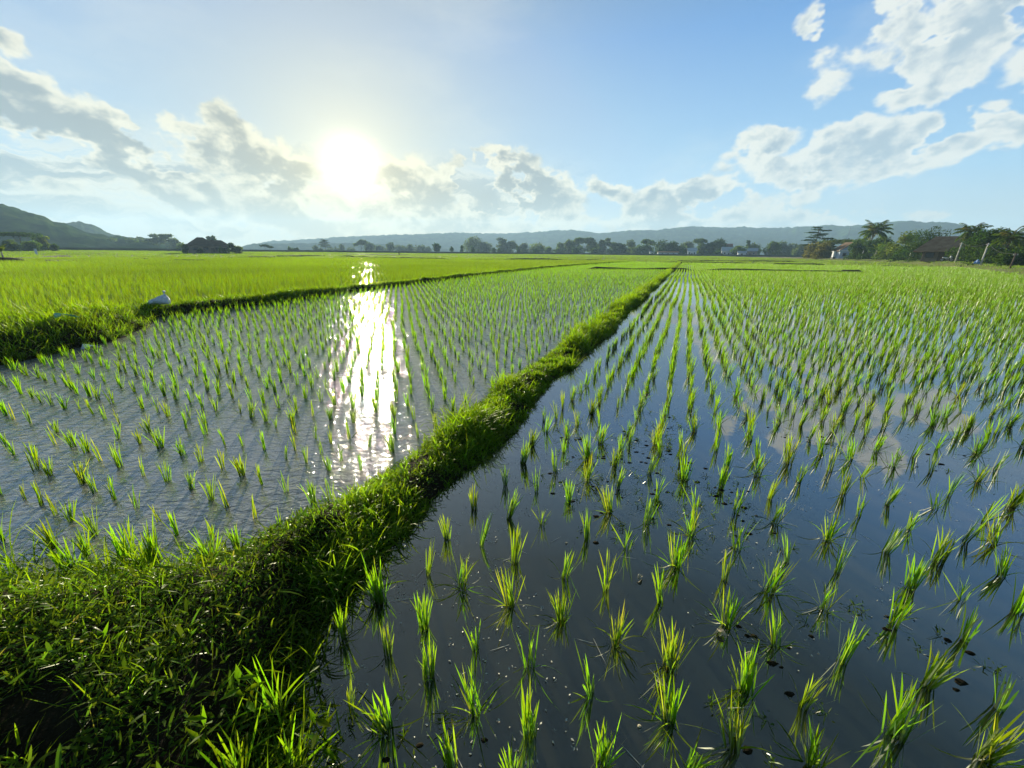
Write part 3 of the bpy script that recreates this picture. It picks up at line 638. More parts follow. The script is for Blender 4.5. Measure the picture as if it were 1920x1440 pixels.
    dp.append(leaves(P, RNG.uniform(0, 6.28, k), RNG.normal(0.1, 0.45, k), RNG.uniform(0.005, 0.016, k), RNG.uniform(0.003, 0.008, k), None, RNG.normal(0, 0.2, k)))
    m = 170; n = RNG.uniform(-1.2, 3.4, m); d = 0.45 + 4.0 * RNG.random(m); ok = inside_sd(n, d, MOUND) < -0.03; n, d = n[ok], d[ok]; k = len(n)
    P = np.concatenate([xy_of(n, d), np.full((k, 1), 0.002)], 1)
    dp.append(blades(P, RNG.uniform(0, 6.28, k), np.full(k, 1.52), RNG.uniform(-0.15, 0.05, k), RNG.uniform(0.03, 0.13, k), 0.0025, 3))
    tag(link('floating_debris', mesh_of('floating_debris', merge(dp), M_SCUM, False)), kind='stuff')
    wq = []
    m = 1100; n = RNG.uniform(-1.2, 3.4, m); d = 0.45 + 3.6 * RNG.random(m); c = fbm(n * 1.7 + 9, d * 1.7, 3); ok = (inside_sd(n, d, MOUND) < -0.03) & (c > 0.5); n, d = n[ok], d[ok]; k = len(n)
    P = np.repeat(np.concatenate([xy_of(n, d), np.full((k, 1), 0.0)], 1), 5, 0); kk = len(P)
    wq.append(blades(P + RNG.normal(0, 0.006, (kk, 3)) * [1, 1, 0], RNG.uniform(0, 6.28, kk), RNG.uniform(0.3, 1.4, kk), RNG.uniform(0, 0.6, kk), RNG.uniform(0.02, 0.06, kk), 0.004, 3))
    P2 = P + np.stack([RNG.normal(0, 0.02, kk), RNG.normal(0, 0.02, kk), RNG.uniform(0.003, 0.03, kk)], -1)
    wq.append(leaves(P2, RNG.uniform(0, 6.28, kk), RNG.normal(0.2, 0.4, kk), RNG.uniform(0.010, 0.022, kk), RNG.uniform(0.005, 0.010, kk)))
    tag(link('water_weeds', mesh_of('water_weeds', merge(wq), M_WEED, False)), kind='stuff')
build_grass()

# ------------------------------------------------------------------ single plants and litter near the camera
def weed_plant(px, py, z, hgt, nl, seed, label, mat=None):
    x, y = gp(px, py, z); r = random.Random(seed)
    e = empty('weed_plant', (x, y, z)); tag(e, label, 'weed', 'broad-leaved weeds on the near bank')
    lean = Vector((r.uniform(-0.3, 0.3), r.uniform(-0.2, 0.3), 1)); pts = [Vector((0, 0, -0.02)) + lean * (hgt * t) + Vector((0.01 * math.sin(3 * t), 0.012 * math.sin(5 * t), 0)) for t in (0, 0.25, 0.5, 0.75, 1)]
    b = MB().tube(pts, [0.0028, 0.0026, 0.0022, 0.0018, 0.001], 6); b.build('stem', M_WEED, e, True)
    for i in range(nl):
        t = 0.25 + 0.75 * i / (nl - 1); p = Vector((0, 0, -0.02)) + lean * (hgt * t)
        V, Lp, S, T, R = leaves(np.array([p]), np.array([i * 2.4 + r.uniform(-.4, .4)]), np.array([r.uniform(0.0, 0.8)]), np.array([hgt * r.uniform(0.32, 0.5)]), np.array([hgt * r.uniform(0.10, 0.15)]), np.array([r.random()]), np.array([r.uniform(-.4, .4)]))
        link('leaf', raw_mesh('leaf', V, Lp, S, None, mat or M_GRASS, {'t': T, 'rnd': R}, True), e)
weed_plant(612, 1425, 0.02, 0.16, 7, 1, 'pale broad-leaved weed leaning over the water beside the near bank', M_GRASS)
weed_plant(365, 1425, 0.16, 0.14, 8, 2, 'bright pale-leaved weed low down among dark ground cover')
weed_plant(470, 1330, 0.14, 0.15, 7, 3, 'broad-leaved weed rising from the dark slope above the still water')
weed_plant(225, 1225, 0.18, 0.14, 8, 4, 'shiny-leaved weed standing on the sunlit top of the near bank')
weed_plant(250, 1400, 0.16, 0.10, 7, 5, 'low light green weed beside the bare soil of the bank')
weed_plant(590, 1300, 0.01, 0.13, 5, 6, 'thin weed with few leaves reaching out of the dark water')
def grass_tuft(px, py, z, H, nb, seed, label, spread=0.3):
    x, y = gp(px, py, z); me = mesh_of('grass_tuft', rice_clump(seed, nb, H, 6, spread, 0.2, 0.0062, 0.03), M_RICE)
    o = link('grass_tuft', me, None, (x, y, z)); o.rotation_euler = (0, 0.12, seed); tag(o, label, 'grass tuft', 'tall grass tufts on the near bank')
grass_tuft(515, 1325, 0.10, 0.24, 22, 11, 'tall bright grass tuft on the dark slope beside the water', 0.35)
grass_tuft(545, 1440, 0.04, 0.20, 34, 12, 'wide grass tuft spilling over the bank edge towards the still water', 0.45)
grass_tuft(445, 1450, 0.12, 0.18, 22, 13, 'yellow-green grass tuft beside the pale-leaved weed', 0.4)
grass_tuft(235, 1050, 0.03, 0.253, 40, 14, 'thick grass tuft where the near bank meets the rippled paddy', 0.25)
grass_tuft(290, 1050, 0.03, 0.241, 38, 15, 'lush grass tuft at the rippled water, just beyond the thick one', 0.25)
grass_tuft(395, 1050, 0.04, 0.230, 40, 16, 'light green fan of grass at the corner of bank and dike', 0.28)
grass_tuft(130, 1070, 0.03, 0.230, 38, 17, 'grass tuft with one long drooping blade over the rippled water', 0.3)
grass_tuft(705, 1105, 0.0, 0.26, 14, 18, 'tall slender grass tuft in dark water against the dike foot', 0.16)
grass_tuft(15, 1440, 0.16, 0.15, 18, 19, 'bright grass tuft beside the bare earth of the near bank', 0.4)

def flat_leaf(name, px, py, z, ln, wd, az, label, mat, cat):
    x, y = gp(px, py, z); n = 7; V = []; F_ = []
    for i in range(n):
        t = i / (n - 1); w = wd * math.sin(math.pi * (0.08 + 0.88 * t)) * 0.5; zz = 0.012 * math.sin(t * 3.1) + 0.004
        V += [(-w, (t - 0.5) * ln, zz + 0.006), (0, (t - 0.5) * ln, zz - 0.004), (w, (t - 0.5) * ln, zz + 0.007)]
    for i in range(n - 1):
        for j in (0, 1): F_.append((i * 3 + j, i * 3 + j + 1, i * 3 + j + 4, i * 3 + j + 3))
    me = bpy.data.meshes.new(name); me.from_pydata(V, [], F_); me.update(); me.materials.append(mat)
    o = link(name, me, None, (x, y, z), az); sol = o.modifiers.new('thick', 'SOLIDIFY'); sol.thickness = 0.0015
    tag(o, label, cat, 'dead leaves on the still water'); return o
M_DEAD = solid('dead_leaf', (0.36, 0.31, 0.21), (0.58, 0.52, 0.38), 60, 0.7)
flat_leaf('dead_leaf', 1352, 1190, 0.004, 0.045, 0.022, 0.3, 'pale triangular dead leaf propped in the water in front of a rice clump', M_DEAD, 'dead leaf')
flat_leaf('dead_leaf', 1410, 1232, 0.012, 0.06, 0.016, 1.4, 'long pale dead leaf lying behind a bushy rice clump', M_DEAD, 'dead leaf')
flat_leaf('dead_leaf', 1240, 1285, 0.010, 0.04, 0.024, 0.8, 'brown curled dead leaf against the largest rice clump', M_DEAD, 'dead leaf')
flat_leaf('dead_leaf', 1200, 1085, 0.006, 0.035, 0.02, 2.2, 'beige dead leaf floating among small water weeds', M_DEAD, 'dead leaf')
def mud_clods():
    r = np.random.default_rng(21); V = []; F_ = []; n0 = r.uniform(-1.2, 3.4, 900); d0 = 0.45 + 3.8 * r.random(900); c = fbm(n0 * 1.7 + 9, d0 * 1.7, 3); ok = (inside_sd(n0, d0, MOUND) < -0.03) & (c > 0.5); n0, d0 = n0[ok], d0[ok]; P = xy_of(n0, d0)
    for (x, y) in P:
        k = 7; s = r.uniform(0.004, 0.014); o = len(V); a0 = r.uniform(0, 6.28)
        for ring, (q, z) in enumerate(((1.25, -0.3), (0.9, 0.22), (0.4, 0.42))):
            for j in range(k): a = a0 + 2 * math.pi * j / k; rr = s * q * r.uniform(0.7, 1.3); V.append((x + math.cos(a) * rr * 1.5, y + math.sin(a) * rr, s * z))
        V.append((x, y, s * 0.48))
        for ring in range(2):
            for j in range(k): F_.append((o + ring * k + j, o + ring * k + (j + 1) % k, o + (ring + 1) * k + (j + 1) % k, o + (ring + 1) * k + j))
        for j in range(k): F_.append((o + 2 * k + j, o + 2 * k + (j + 1) % k, o + 3 * k))
    me = bpy.data.meshes.new('mud_clods'); me.from_pydata(V, [], F_); me.update(); me.materials.append(M_SOIL); tag(link('mud_clods', me), kind='stuff')
mud_clods()
def snail(px, py, label, s=0.006):
    x, y = gp(px, py, 0.004); V = []; F_ = []; nu, nv = 22, 8
    for i in range(nu):
        t = i / (nu - 1); a = t * 4.6 * math.pi; rr = s * (1 - t * 0.86) * 0.62; R_ = s * (1 - t) * 0.75; c = Vector((math.cos(a) * R_, math.sin(a) * R_, s * 0.4 + s * 0.9 * t))
        for j in range(nv):
            b = 2 * math.pi * j / nv; V.append(c + Vector((math.cos(a) * math.cos(b), math.sin(a) * math.cos(b), math.sin(b))) * rr)
    for i in range(nu - 1):
        for j in range(nv): F_.append((i * nv + j, i * nv + (j + 1) % nv, (i + 1) * nv + (j + 1) % nv, (i + 1) * nv + j))
    F_.append(tuple(range(nv))); F_.append(tuple(range((nu - 1) * nv, nu * nv)))
    me = bpy.data.meshes.new('snail_shell'); me.from_pydata(V, [], F_); me.update(); me.materials.append(M_DEAD)
    me.polygons.foreach_set('use_smooth', [True] * len(me.polygons))
    tag(link('snail_shell', me, None, (x, y, 0.0)), label, 'snail shell', 'snail shells in the still paddy')
snail(1090, 997, 'pale snail shell beside a bushy rice clump at mid paddy', 0.006)
snail(1062, 1018, 'white snail shell lying on floating weed in the still water')
snail(1199, 1362, 'whitish snail shell alone in open water near the camera', 0.006)

def build_sack():
    x, y = gp(296, 560, 0.40); z = max(0.34, float(back_h(np.array(x), np.array(y))) + 0.03)
    e = empty('sack', (x, y, z - 0.08), 0.22); e.scale = (0.82, 0.82, 0.82); tag(e, 'white woven plastic sack slumped on top of the back dike', 'sack')
    nu, nv = 30, 22; V = []; F_ = []; r = np.random.default_rng(3)
    for i in range(nu):
        t = i / (nu - 1); xx = -0.30 + 0.58 * t
        h = float(np.interp(t, [0, 0.12, 0.45, 0.72, 0.84, 0.95, 1.0], [0.06, 0.13, 0.20, 0.27, 0.30, 0.20, 0.07])); w = float(np.interp(t, [0, 0.15, 0.6, 0.85, 1.0], [0.08, 0.15, 0.19, 0.17, 0.06]))
        for j in range(nv):
            a = 2 * math.pi * j / nv; ca, sa = math.cos(a), math.sin(a); q = 0.75
            py_ = abs(ca) ** q * (1 if ca > 0 else -1) * w * (1.1 - 0.45 * max(0, sa)); pz = (abs(sa) ** q * (1 if sa > 0 else -1) * 0.5 + 0.5) * h
            k = 0.05 * math.sin(5 * a + 9 * t) + 0.04 * math.sin(17 * t + 2 * a) + 0.03 * math.sin(11 * a - 13 * t)
            V.append((xx + 0.05 * (pz / 0.3) * (t - 0.3) + r.normal(0, .003), py_ * (1 + k), pz * (1 + k)))
    for i in range(nu - 1):
        for j in range(nv): F_.append((i * nv + j, (i + 1) * nv + j, (i + 1) * nv + (j + 1) % nv, i * nv + (j + 1) % nv))
    F_.append(tuple(range(nv))); F_.append(tuple(reversed(range((nu - 1) * nv, nu * nv))))
    me = bpy.data.meshes.new('body'); me.from_pydata(V, [], F_); me.update(); me.materials.append(M_SACK)
    link('body', me, e)
    b = MB().tube([(0.20, 0, 0.26), (0.205, 0, 0.315), (0.20, 0.01, 0.345), (0.215, 0.0, 0.40)], [0.05, 0.016, 0.02, 0.045], 9); b.build('tied_neck', M_SACK, e, True)
build_sack()
def scrap(name, px, py, z, ln, wd, rz, mat, label, cat):
    x, y = gp(px, py, z); zz = float(back_h(np.array(x), np.array(y))) + 0.10; n = 9; V = []; F_ = []
    for i in range(n):
        t = i / (n - 1)
        for j in range(4): s = j / 3 - 0.5; V.append(((t - 0.5) * ln, s * wd * (0.6 + 0.4 * math.sin(5 * t + j)), 0.04 * math.sin(4 * t + 2 * s) + 0.03 * s))
    for i in range(n - 1):
        for j in range(3): F_.append((i * 4 + j, i * 4 + j + 1, i * 4 + j + 5, i * 4 + j + 4))
    me = bpy.data.meshes.new(name); me.from_pydata(V, [], F_); me.update(); me.materials.append(mat); o = link(name, me, None, (x, y, zz), rz)
    sol = o.modifiers.new('thick', 'SOLIDIFY'); sol.thickness = 0.003; tag(o, label, cat)
scrap('plastic_scrap', 158, 609, 0.4, 0.30, 0.12, 0.2, M_WHITE, 'crumpled white plastic scrap on the grassy corner bank', 'litter')
scrap('plastic_strip', 124, 596, 0.42, 0.38, 0.05, 0.1, M_TEAL, 'teal green plastic strip lying in the corner bank grass', 'litter')

# ------------------------------------------------------------------ road bank, plateau and far embankment
def build_road():
    pts = np.array(FOOT); seg = np.linalg.norm(np.diff(pts, axis=0), axis=1); cum = np.concatenate([[0], np.cumsum(seg)])
    ss = np.arange(0, cum[-1], 1.5); cx = np.interp(ss, cum, pts[:, 0]); cy = np.interp(ss, cum, pts[:, 1])
    for _ in range(6): cx[1:-1] = (cx[:-2] + cx[1:-1] * 2 + cx[2:]) / 4; cy[1:-1] = (cy[:-2] + cy[1:-1] * 2 + cy[2:]) / 4
    tx = np.gradient(cx); ty = np.gradient(cy); l = np.hypot(tx, ty); nx, ny = ty / l, -tx / l
    if nx.mean() < 0: nx, ny = -nx, -ny
    r = np.hypot(cx, cy); hh = 0.45 + 0.35 * sstep(60, 110, r) + 0.25 * (fbm(ss * 0.12, 2.0) - 0.5)
    w = np.array([-0.6, 0.0, 0.6, 1.3, 2.0, 2.8]); f = np.array([-0.25, 0.02, 0.45, 0.8, 0.98, 1.0])
    X = cx[:, None] + nx[:, None] * w; Y = cy[:, None] + ny[:, None] * w; Z = np.maximum(tz(X, Y), -0.02) * 0.3 + hh[:, None] * f + 0.10 * (fbm(X * 0.9, Y * 0.9) - 0.5)
    tag(link('road_bank', grid_mesh('road_bank', X, Y, Z, M_BANK)), kind='structure')
    zr = (np.maximum(tz(cx, cy), -0.02) * 0.3 + hh)[:, None]
    w = np.array([2.5, 3.2, 4.2, 5.2, 6.0]); X = cx[:, None] + nx[:, None] * w; Y = cy[:, None] + ny[:, None] * w; Z = zr + np.array([-0.08, 0.05, 0.09, 0.06, -0.02])[None] + 0 * X
    tag(link('dirt_road', grid_mesh('dirt_road', X, Y, Z, M_ROAD)), kind='structure')
    w = np.array([5.7, 8, 14, 30, 70, 140]); X = cx[:, None] + nx[:, None] * w; Y = cy[:, None] + ny[:, None] * w; Z = zr + np.array([-0.05, 0.03, 0.0, 0.1, 0.2, 0.2])[None] + 0.12 * (fbm(X * 0.3, Y * 0.3) - 0.5)
    tag(link('village_ground', grid_mesh('village_ground', X, Y, Z, M_BANK)), kind='structure')
    # grass tufts on the bank
    m = 5200; i = RNG.integers(0, len(cx), m); ww = RNG.uniform(0, 2.6, m); P = np.stack([cx[i] + nx[i] * ww + RNG.normal(0, .5, m), cy[i] + ny[i] * ww + RNG.normal(0, .5, m)], -1)
    z = hh[i] * np.interp(ww, [-0.6, 0, .6, 1.3, 2, 2.8], f) - 0.02; k = 6; base = np.repeat(np.concatenate([P, z[:, None]], 1), k, 0) + RNG.normal(0, 0.12, (m * k, 3)) * [1, 1, 0]
    part = blades(base, RNG.uniform(0, 6.28, m * k), np.abs(RNG.normal(0.2, 0.35, m * k)), RNG.uniform(0.1, 0.8, m * k), np.repeat(0.12 + 0.3 * fbm(P[:, 0] * 0.25, P[:, 1] * 0.25) ** 1.5, k) * RNG.uniform(.5, 1.3, m * k), 0.035, 1)
    tag(link('bank_tall_grass', mesh_of('bank_tall_grass', part, M_GRASS, False)), kind='stuff')
    return cx, cy, nx, ny, hh
RCX, RCY, RNX, RNY, RHH = build_road()
def road_at(px):
    """distance and height of the bank foot on the bearing of a photo column"""
    a = np.degrees(np.arctan2(RCX, RCY)); x, y = at(px, 1); t = math.degrees(math.atan2(x, y)); i = int(np.argmin(np.abs(a - t)))
    return math.hypot(RCX[i], RCY[i]), float(RHH[i])
def build_embankment():
    a = np.radians(np.linspace(-62, 41, 220)); R_ = 292 + 14 * np.sin(a * 3) + 6 * np.sin(a * 11)
    w = np.array([-3, -1.5, 0, 1.5, 4]); f = np.array([-0.1, 0.6, 1.0, 1.0, -0.1])
    hg = 1.25 + 0.5 * (fbm(a * 60, 1.5) - 0.5)
    X = (R_[:, None] + w) * np.sin(a)[:, None]; Y = (R_[:, None] + w) * np.cos(a)[:, None]; Z = tz(X, Y) + hg[:, None] * f
    tag(link('far_embankment', grid_mesh('far_embankment', X, Y, Z, M_DARKBANK)), kind='structure')
build_embankment()

# ------------------------------------------------------------------ trees
def crown_blobs(blobs, nleaf, size, seed, flat=0.0):
    r = np.random.default_rng(seed); vol = np.array([b[3] * b[4] * b[5] for b in blobs]) ** 0.75; cnt = np.maximum(8, (nleaf * vol / vol.sum()).astype(int)); P = []; tt = []; rn = []
    for b, c in zip(blobs, cnt):
        u = r.normal(size=(c, 3)); u /= np.linalg.norm(u, axis=1)[:, None]; rr = (0.45 + 0.55 * r.random(c) ** 0.5)[:, None]
        q = u * rr; q = q * (1 + 0.28 * np.sin(q[:, [1]] * 5 + seed) * np.sin(q[:, [0]] * 6 + 2 * seed)); P.append(np.array(b[:3]) + q * np.array(b[3:6])); tt.append(np.clip(0.5 + 0.5 * u[:, 2] * rr[:, 0] + r.normal(0, .15, c), 0, 1)); rn.append(np.clip(r.random() * 0.5 + r.random(c) * 0.5, 0, 1))
    P = np.concatenate(P); tt = np.concatenate(tt); rn = np.concatenate(rn); n = len(P)
    az = r.uniform(0, 6.28, n); pit = r.normal(-0.1, 0.6 * (1 - flat) + 0.12, n); ln = size * r.uniform(0.6, 1.4, n)
    V, Lp, S, T, R = leaves(P, az, pit, ln, ln * r.uniform(0.4, 0.75, n), rn, r.normal(0, 0.7 * (1 - flat) + 0.1, n))
    return V, Lp, S, np.repeat(r.random(n), 5), np.repeat(rn, 5)
def trunk_mb(H, r0, limbs, seed, hfrac=0.55, bend=0.05):
    r = random.Random(seed); mb = MB(); pts = [Vector((bend * H * math.sin(2.1 * t + seed), bend * H * math.cos(1.7 * t + seed) - bend * H * math.cos(seed), H * hfrac * t)) for t in (0, 0.33, 0.66, 1.0)]
    pts = [p - Vector((bend * H * math.sin(seed), 0, 0)) for p in pts]; pts[0].z = -0.25
    mb.tube(pts, [r0 * 1.25, r0 * 0.95, r0 * 0.8, r0 * 0.6], 8)
    for c in limbs:
        t = r.uniform(0.55, 1.0); s = pts[0].lerp(pts[-1], t); e = Vector(c[:3]); m = s.lerp(e, 0.5) + Vector((0, 0, -0.04 * H)); mb.tube([s, m, e], [r0 * 0.5, r0 * 0.35, r0 * 0.12], 6)
    return mb
def broad_blobs(H, W, seed, base=0.25, n=9, top=1.0):
    r = random.Random(seed); B = []
    for i in range(n):
        t = (i + 0.5) / n; a = i * 2.4 + r.uniform(-.5, .5); z = H * (base + (0.93 - base) * r.uniform(0.15, 1.0)); env = math.sin(math.pi * min(0.98, max(0.12, (z / H - base) / (1.06 - base)) ** 0.8)); rr = W * 0.5 * env * r.uniform(0.2, 0.72)
        s = W * r.uniform(0.17, 0.27); B.append((math.cos(a) * rr, math.sin(a) * rr, z - s * 0.3, s, s, s * r.uniform(0.6, 0.9)))
    B.append((0, 0, H * 0.93 - W * 0.12, W * 0.2, W * 0.2, W * 0.14)); return B
TREE_CACHE = {}
def make_tree(kind, H, W, seed, leaf, nleaf=900, lsize=None, base=0.22, trunk_mat=None):
    """returns trunk mesh and crown mesh for a unit tree"""
    if lsize is None: lsize = max(0.22, H * 0.055)
    r = random.Random(seed)
    if kind == 'broad': B = broad_blobs(H, W, seed, base, 11)
    elif kind == 'bush': B = broad_blobs(H, W, seed, 0.0, 12)
    elif kind == 'umbrella':
        B = []
        for i in range(8): a = i * 2.4; q = W * 0.5 * (0.2 + 0.62 * i / 7); B.append((math.cos(a) * q, math.sin(a) * q, H * (0.86 - 0.12 * (q / W * 2) ** 2), W * 0.24, W * 0.24, H * 0.09))
    elif kind == 'tiered':
        B = []
        for i in range(13): t = i / 12; z = H * (0.38 + 0.58 * t); q = W * 0.5 * (1 - 0.55 * t) * r.uniform(0.35, 0.8); a = i * 2.4; B.append((math.cos(a) * q, math.sin(a) * q, z, W * 0.22 * (1.1 - 0.5 * t), W * 0.22 * (1.1 - 0.5 * t), H * 0.022))
    elif kind == 'tall':
        B = []
        for i in range(10): t = i / 9; z = H * (base + (0.95 - base) * t); q = W * 0.25 * r.uniform(0, 1); a = i * 2.4; B.append((math.cos(a) * q, math.sin(a) * q, z, W * 0.30 * (1.1 - 0.5 * t), W * 0.30 * (1.1 - 0.5 * t), H * 0.07))
    elif kind == 'open':
        B = []
        for i in range(7): a = i * 2.4 + 0.4; q = W * 0.5 * r.uniform(0.35, 0.85); B.append((math.cos(a) * q, math.sin(a) * q, H * r.uniform(0.62, 0.95), W * 0.16, W * 0.16, H * 0.06))
    elif kind == 'round': B = [(0, 0, H * 0.58, W * 0.42, W * 0.42, H * 0.36)] + broad_blobs(H, W, seed, 0.2, 9)
    flat = {'tiered': 0.85, 'umbrella': 0.6}.get(kind, 0.1)
    cr = mesh_of('crown', crown_blobs(B, nleaf, lsize, seed, flat), leaf, False)
    mb = trunk_mb(H, max(0.06, H * 0.016), B[:6] if kind != 'bush' else B[:3], seed, {'tiered': 0.96, 'tall': 0.9, 'umbrella': 0.7, 'bush': 0.2}.get(kind, 0.5), 0.015 if kind in ('tall', 'tiered') else 0.03)
    me = bpy.data.meshes.new('trunk'); me.from_pydata(mb.v, [], mb.f); me.update(); me.materials.append(trunk_mat or M_TRUNK)
    return me, cr
def place_tree(name, meshes, x, y, z, label, group, sx=1.0, sz=1.0, rz=0.0):
    e = empty(name, (x, y, z), rz); e.scale = (sx, sx, sz); tag(e, label, 'tree', group)
    link('trunk', meshes[0], e); link('crown', meshes[1], e); return e

# a palm: ringed trunk and drooping feathered fronds
def palm(name, px, dist, z, Hpx, spread_px, seed, label, group, nf=17, lean=0.05, droop=1.05):
    x, y = at(px, dist); H = metres(Hpx, y); Rf = metres_w(spread_px, y); r = random.Random(seed)
    e = empty(name, (x, y, z)); tag(e, label, 'palm tree', group)
    top = Vector((lean * H, 0.02 * H, H * 0.86)); pts = [Vector((lean * H * t * t, 0.02 * H * t, H * 0.86 * t - (0.25 if t == 0 else 0))) for t in (0, .2, .4, .6, .8, 1.0)]
    MB().tube(pts, [0.2, 0.15, 0.135, 0.125, 0.115, 0.11], 9).build('trunk', M_TRUNK, e, True)
    for i in range(nf):
        a = i * 2.399; elev = 1.25 - 1.75 * (i / nf) + r.uniform(-.12, .12); Lf = Rf * r.uniform(0.9, 1.15); parts = []; p = Vector(top); sp = []
        for k in range(9):
            th = elev - droop * (k / 8) ** 1.4; sp.append((Vector(p), th)); p = p + Vector((math.cos(a) * math.cos(th), math.sin(a) * math.cos(th), math.sin(th))) * (Lf / 8)
        mb = MB().tube([s[0] for s in sp], [0.035, .03, .028, .025, .02, .016, .012, .01, .006], 5)
        pos, azs, pit, ln = [], [], [], []
        for k in range(1, 9):
            for sub in (0, 0.33, 0.66):
                q = sp[k][0].lerp(sp[min(8, k + 1)][0], sub); th = sp[k][1]
                for s in (-1, 1):
                    pos.append(q[:]); azs.append(math.pi / 2 - (a + s * 1.05)); pit.append(th * 0.4 - 0.55 + r.uniform(-.2, .2)); ln.append(Lf * 0.30 * math.sin(0.4 + 2.5 * k / 8.5) + 0.12)
        pos = np.array(pos); lv = leaves(pos, np.array(azs), np.array(pit), np.array(ln), np.array(ln) * 0.16 + 0.03)
        V = np.array([tuple(v) for v in mb.v]); lo = []; st = []
        for f in mb.f: st.append(len(lo)); lo += list(f)
        full = merge([(V, np.array(lo), np.array(st), np.full(len(V), 0.5), np.full(len(V), 0.3)), lv])
        link('frond', mesh_of('frond', full, M_LEAF_M if i % 4 else M_LEAF_O, False), e)
    return e
def banana(name, px, dist, z, Hpx, seed, label, group, nl=9, mat=None):
    x, y = at(px, dist); H = metres(Hpx, y); r = random.Random(seed); e = empty(name, (x, y, z)); tag(e, label, 'banana plant', group)
    MB().tube([(0, 0, -0.2), (0.02 * H, 0, H * 0.25), (0.03 * H, 0, H * 0.5)], [0.05 * H, 0.042 * H, 0.03 * H], 9).build('trunk', M_PALETRUNK, e, True)
    for i in range(nl):
        a = i * 2.4; elev = r.uniform(0.7, 1.35); Ls = H * r.uniform(0.5, 0.68); V = []; Fc = []; p = Vector((0.03 * H, 0, H * 0.48)); n = 8
        side = Vector((-math.sin(a), math.cos(a), 0))
        for k in range(n + 1):
            t = k / n; th = elev - 1.5 * t ** 1.6; w = H * 0.085 * math.sin(math.pi * min(1, 0.06 + 0.94 * t)) ** 0.6 if k > 1 else 0.012 * H
            V += [p + side * w + Vector((0, 0, -w * 0.45 * (0.6 + 0.4 * math.sin(k * 2.1)))), Vector(p), p - side * w + Vector((0, 0, -w * 0.45 * (0.6 + 0.4 * math.cos(k * 2.7))))]
            p = p + Vector((math.cos(a) * math.cos(th), math.sin(a) * math.cos(th), math.sin(th))) * (Ls / n)
        for k in range(n):
            for j in (0, 1): Fc += [k * 3 + j, k * 3 + j + 1, k * 3 + j + 4, k * 3 + j + 3]
        Vn = np.array([tuple(v) for v in V]); link('leaf', raw_mesh('leaf', Vn, np.array(Fc), np.arange(len(Fc) // 4) * 4, None, mat or M_LEAF_L, {'t': np.repeat(np.linspace(0.1, 1, n + 1), 3), 'rnd': np.full(len(Vn), r.random())}, True), e)
    return e

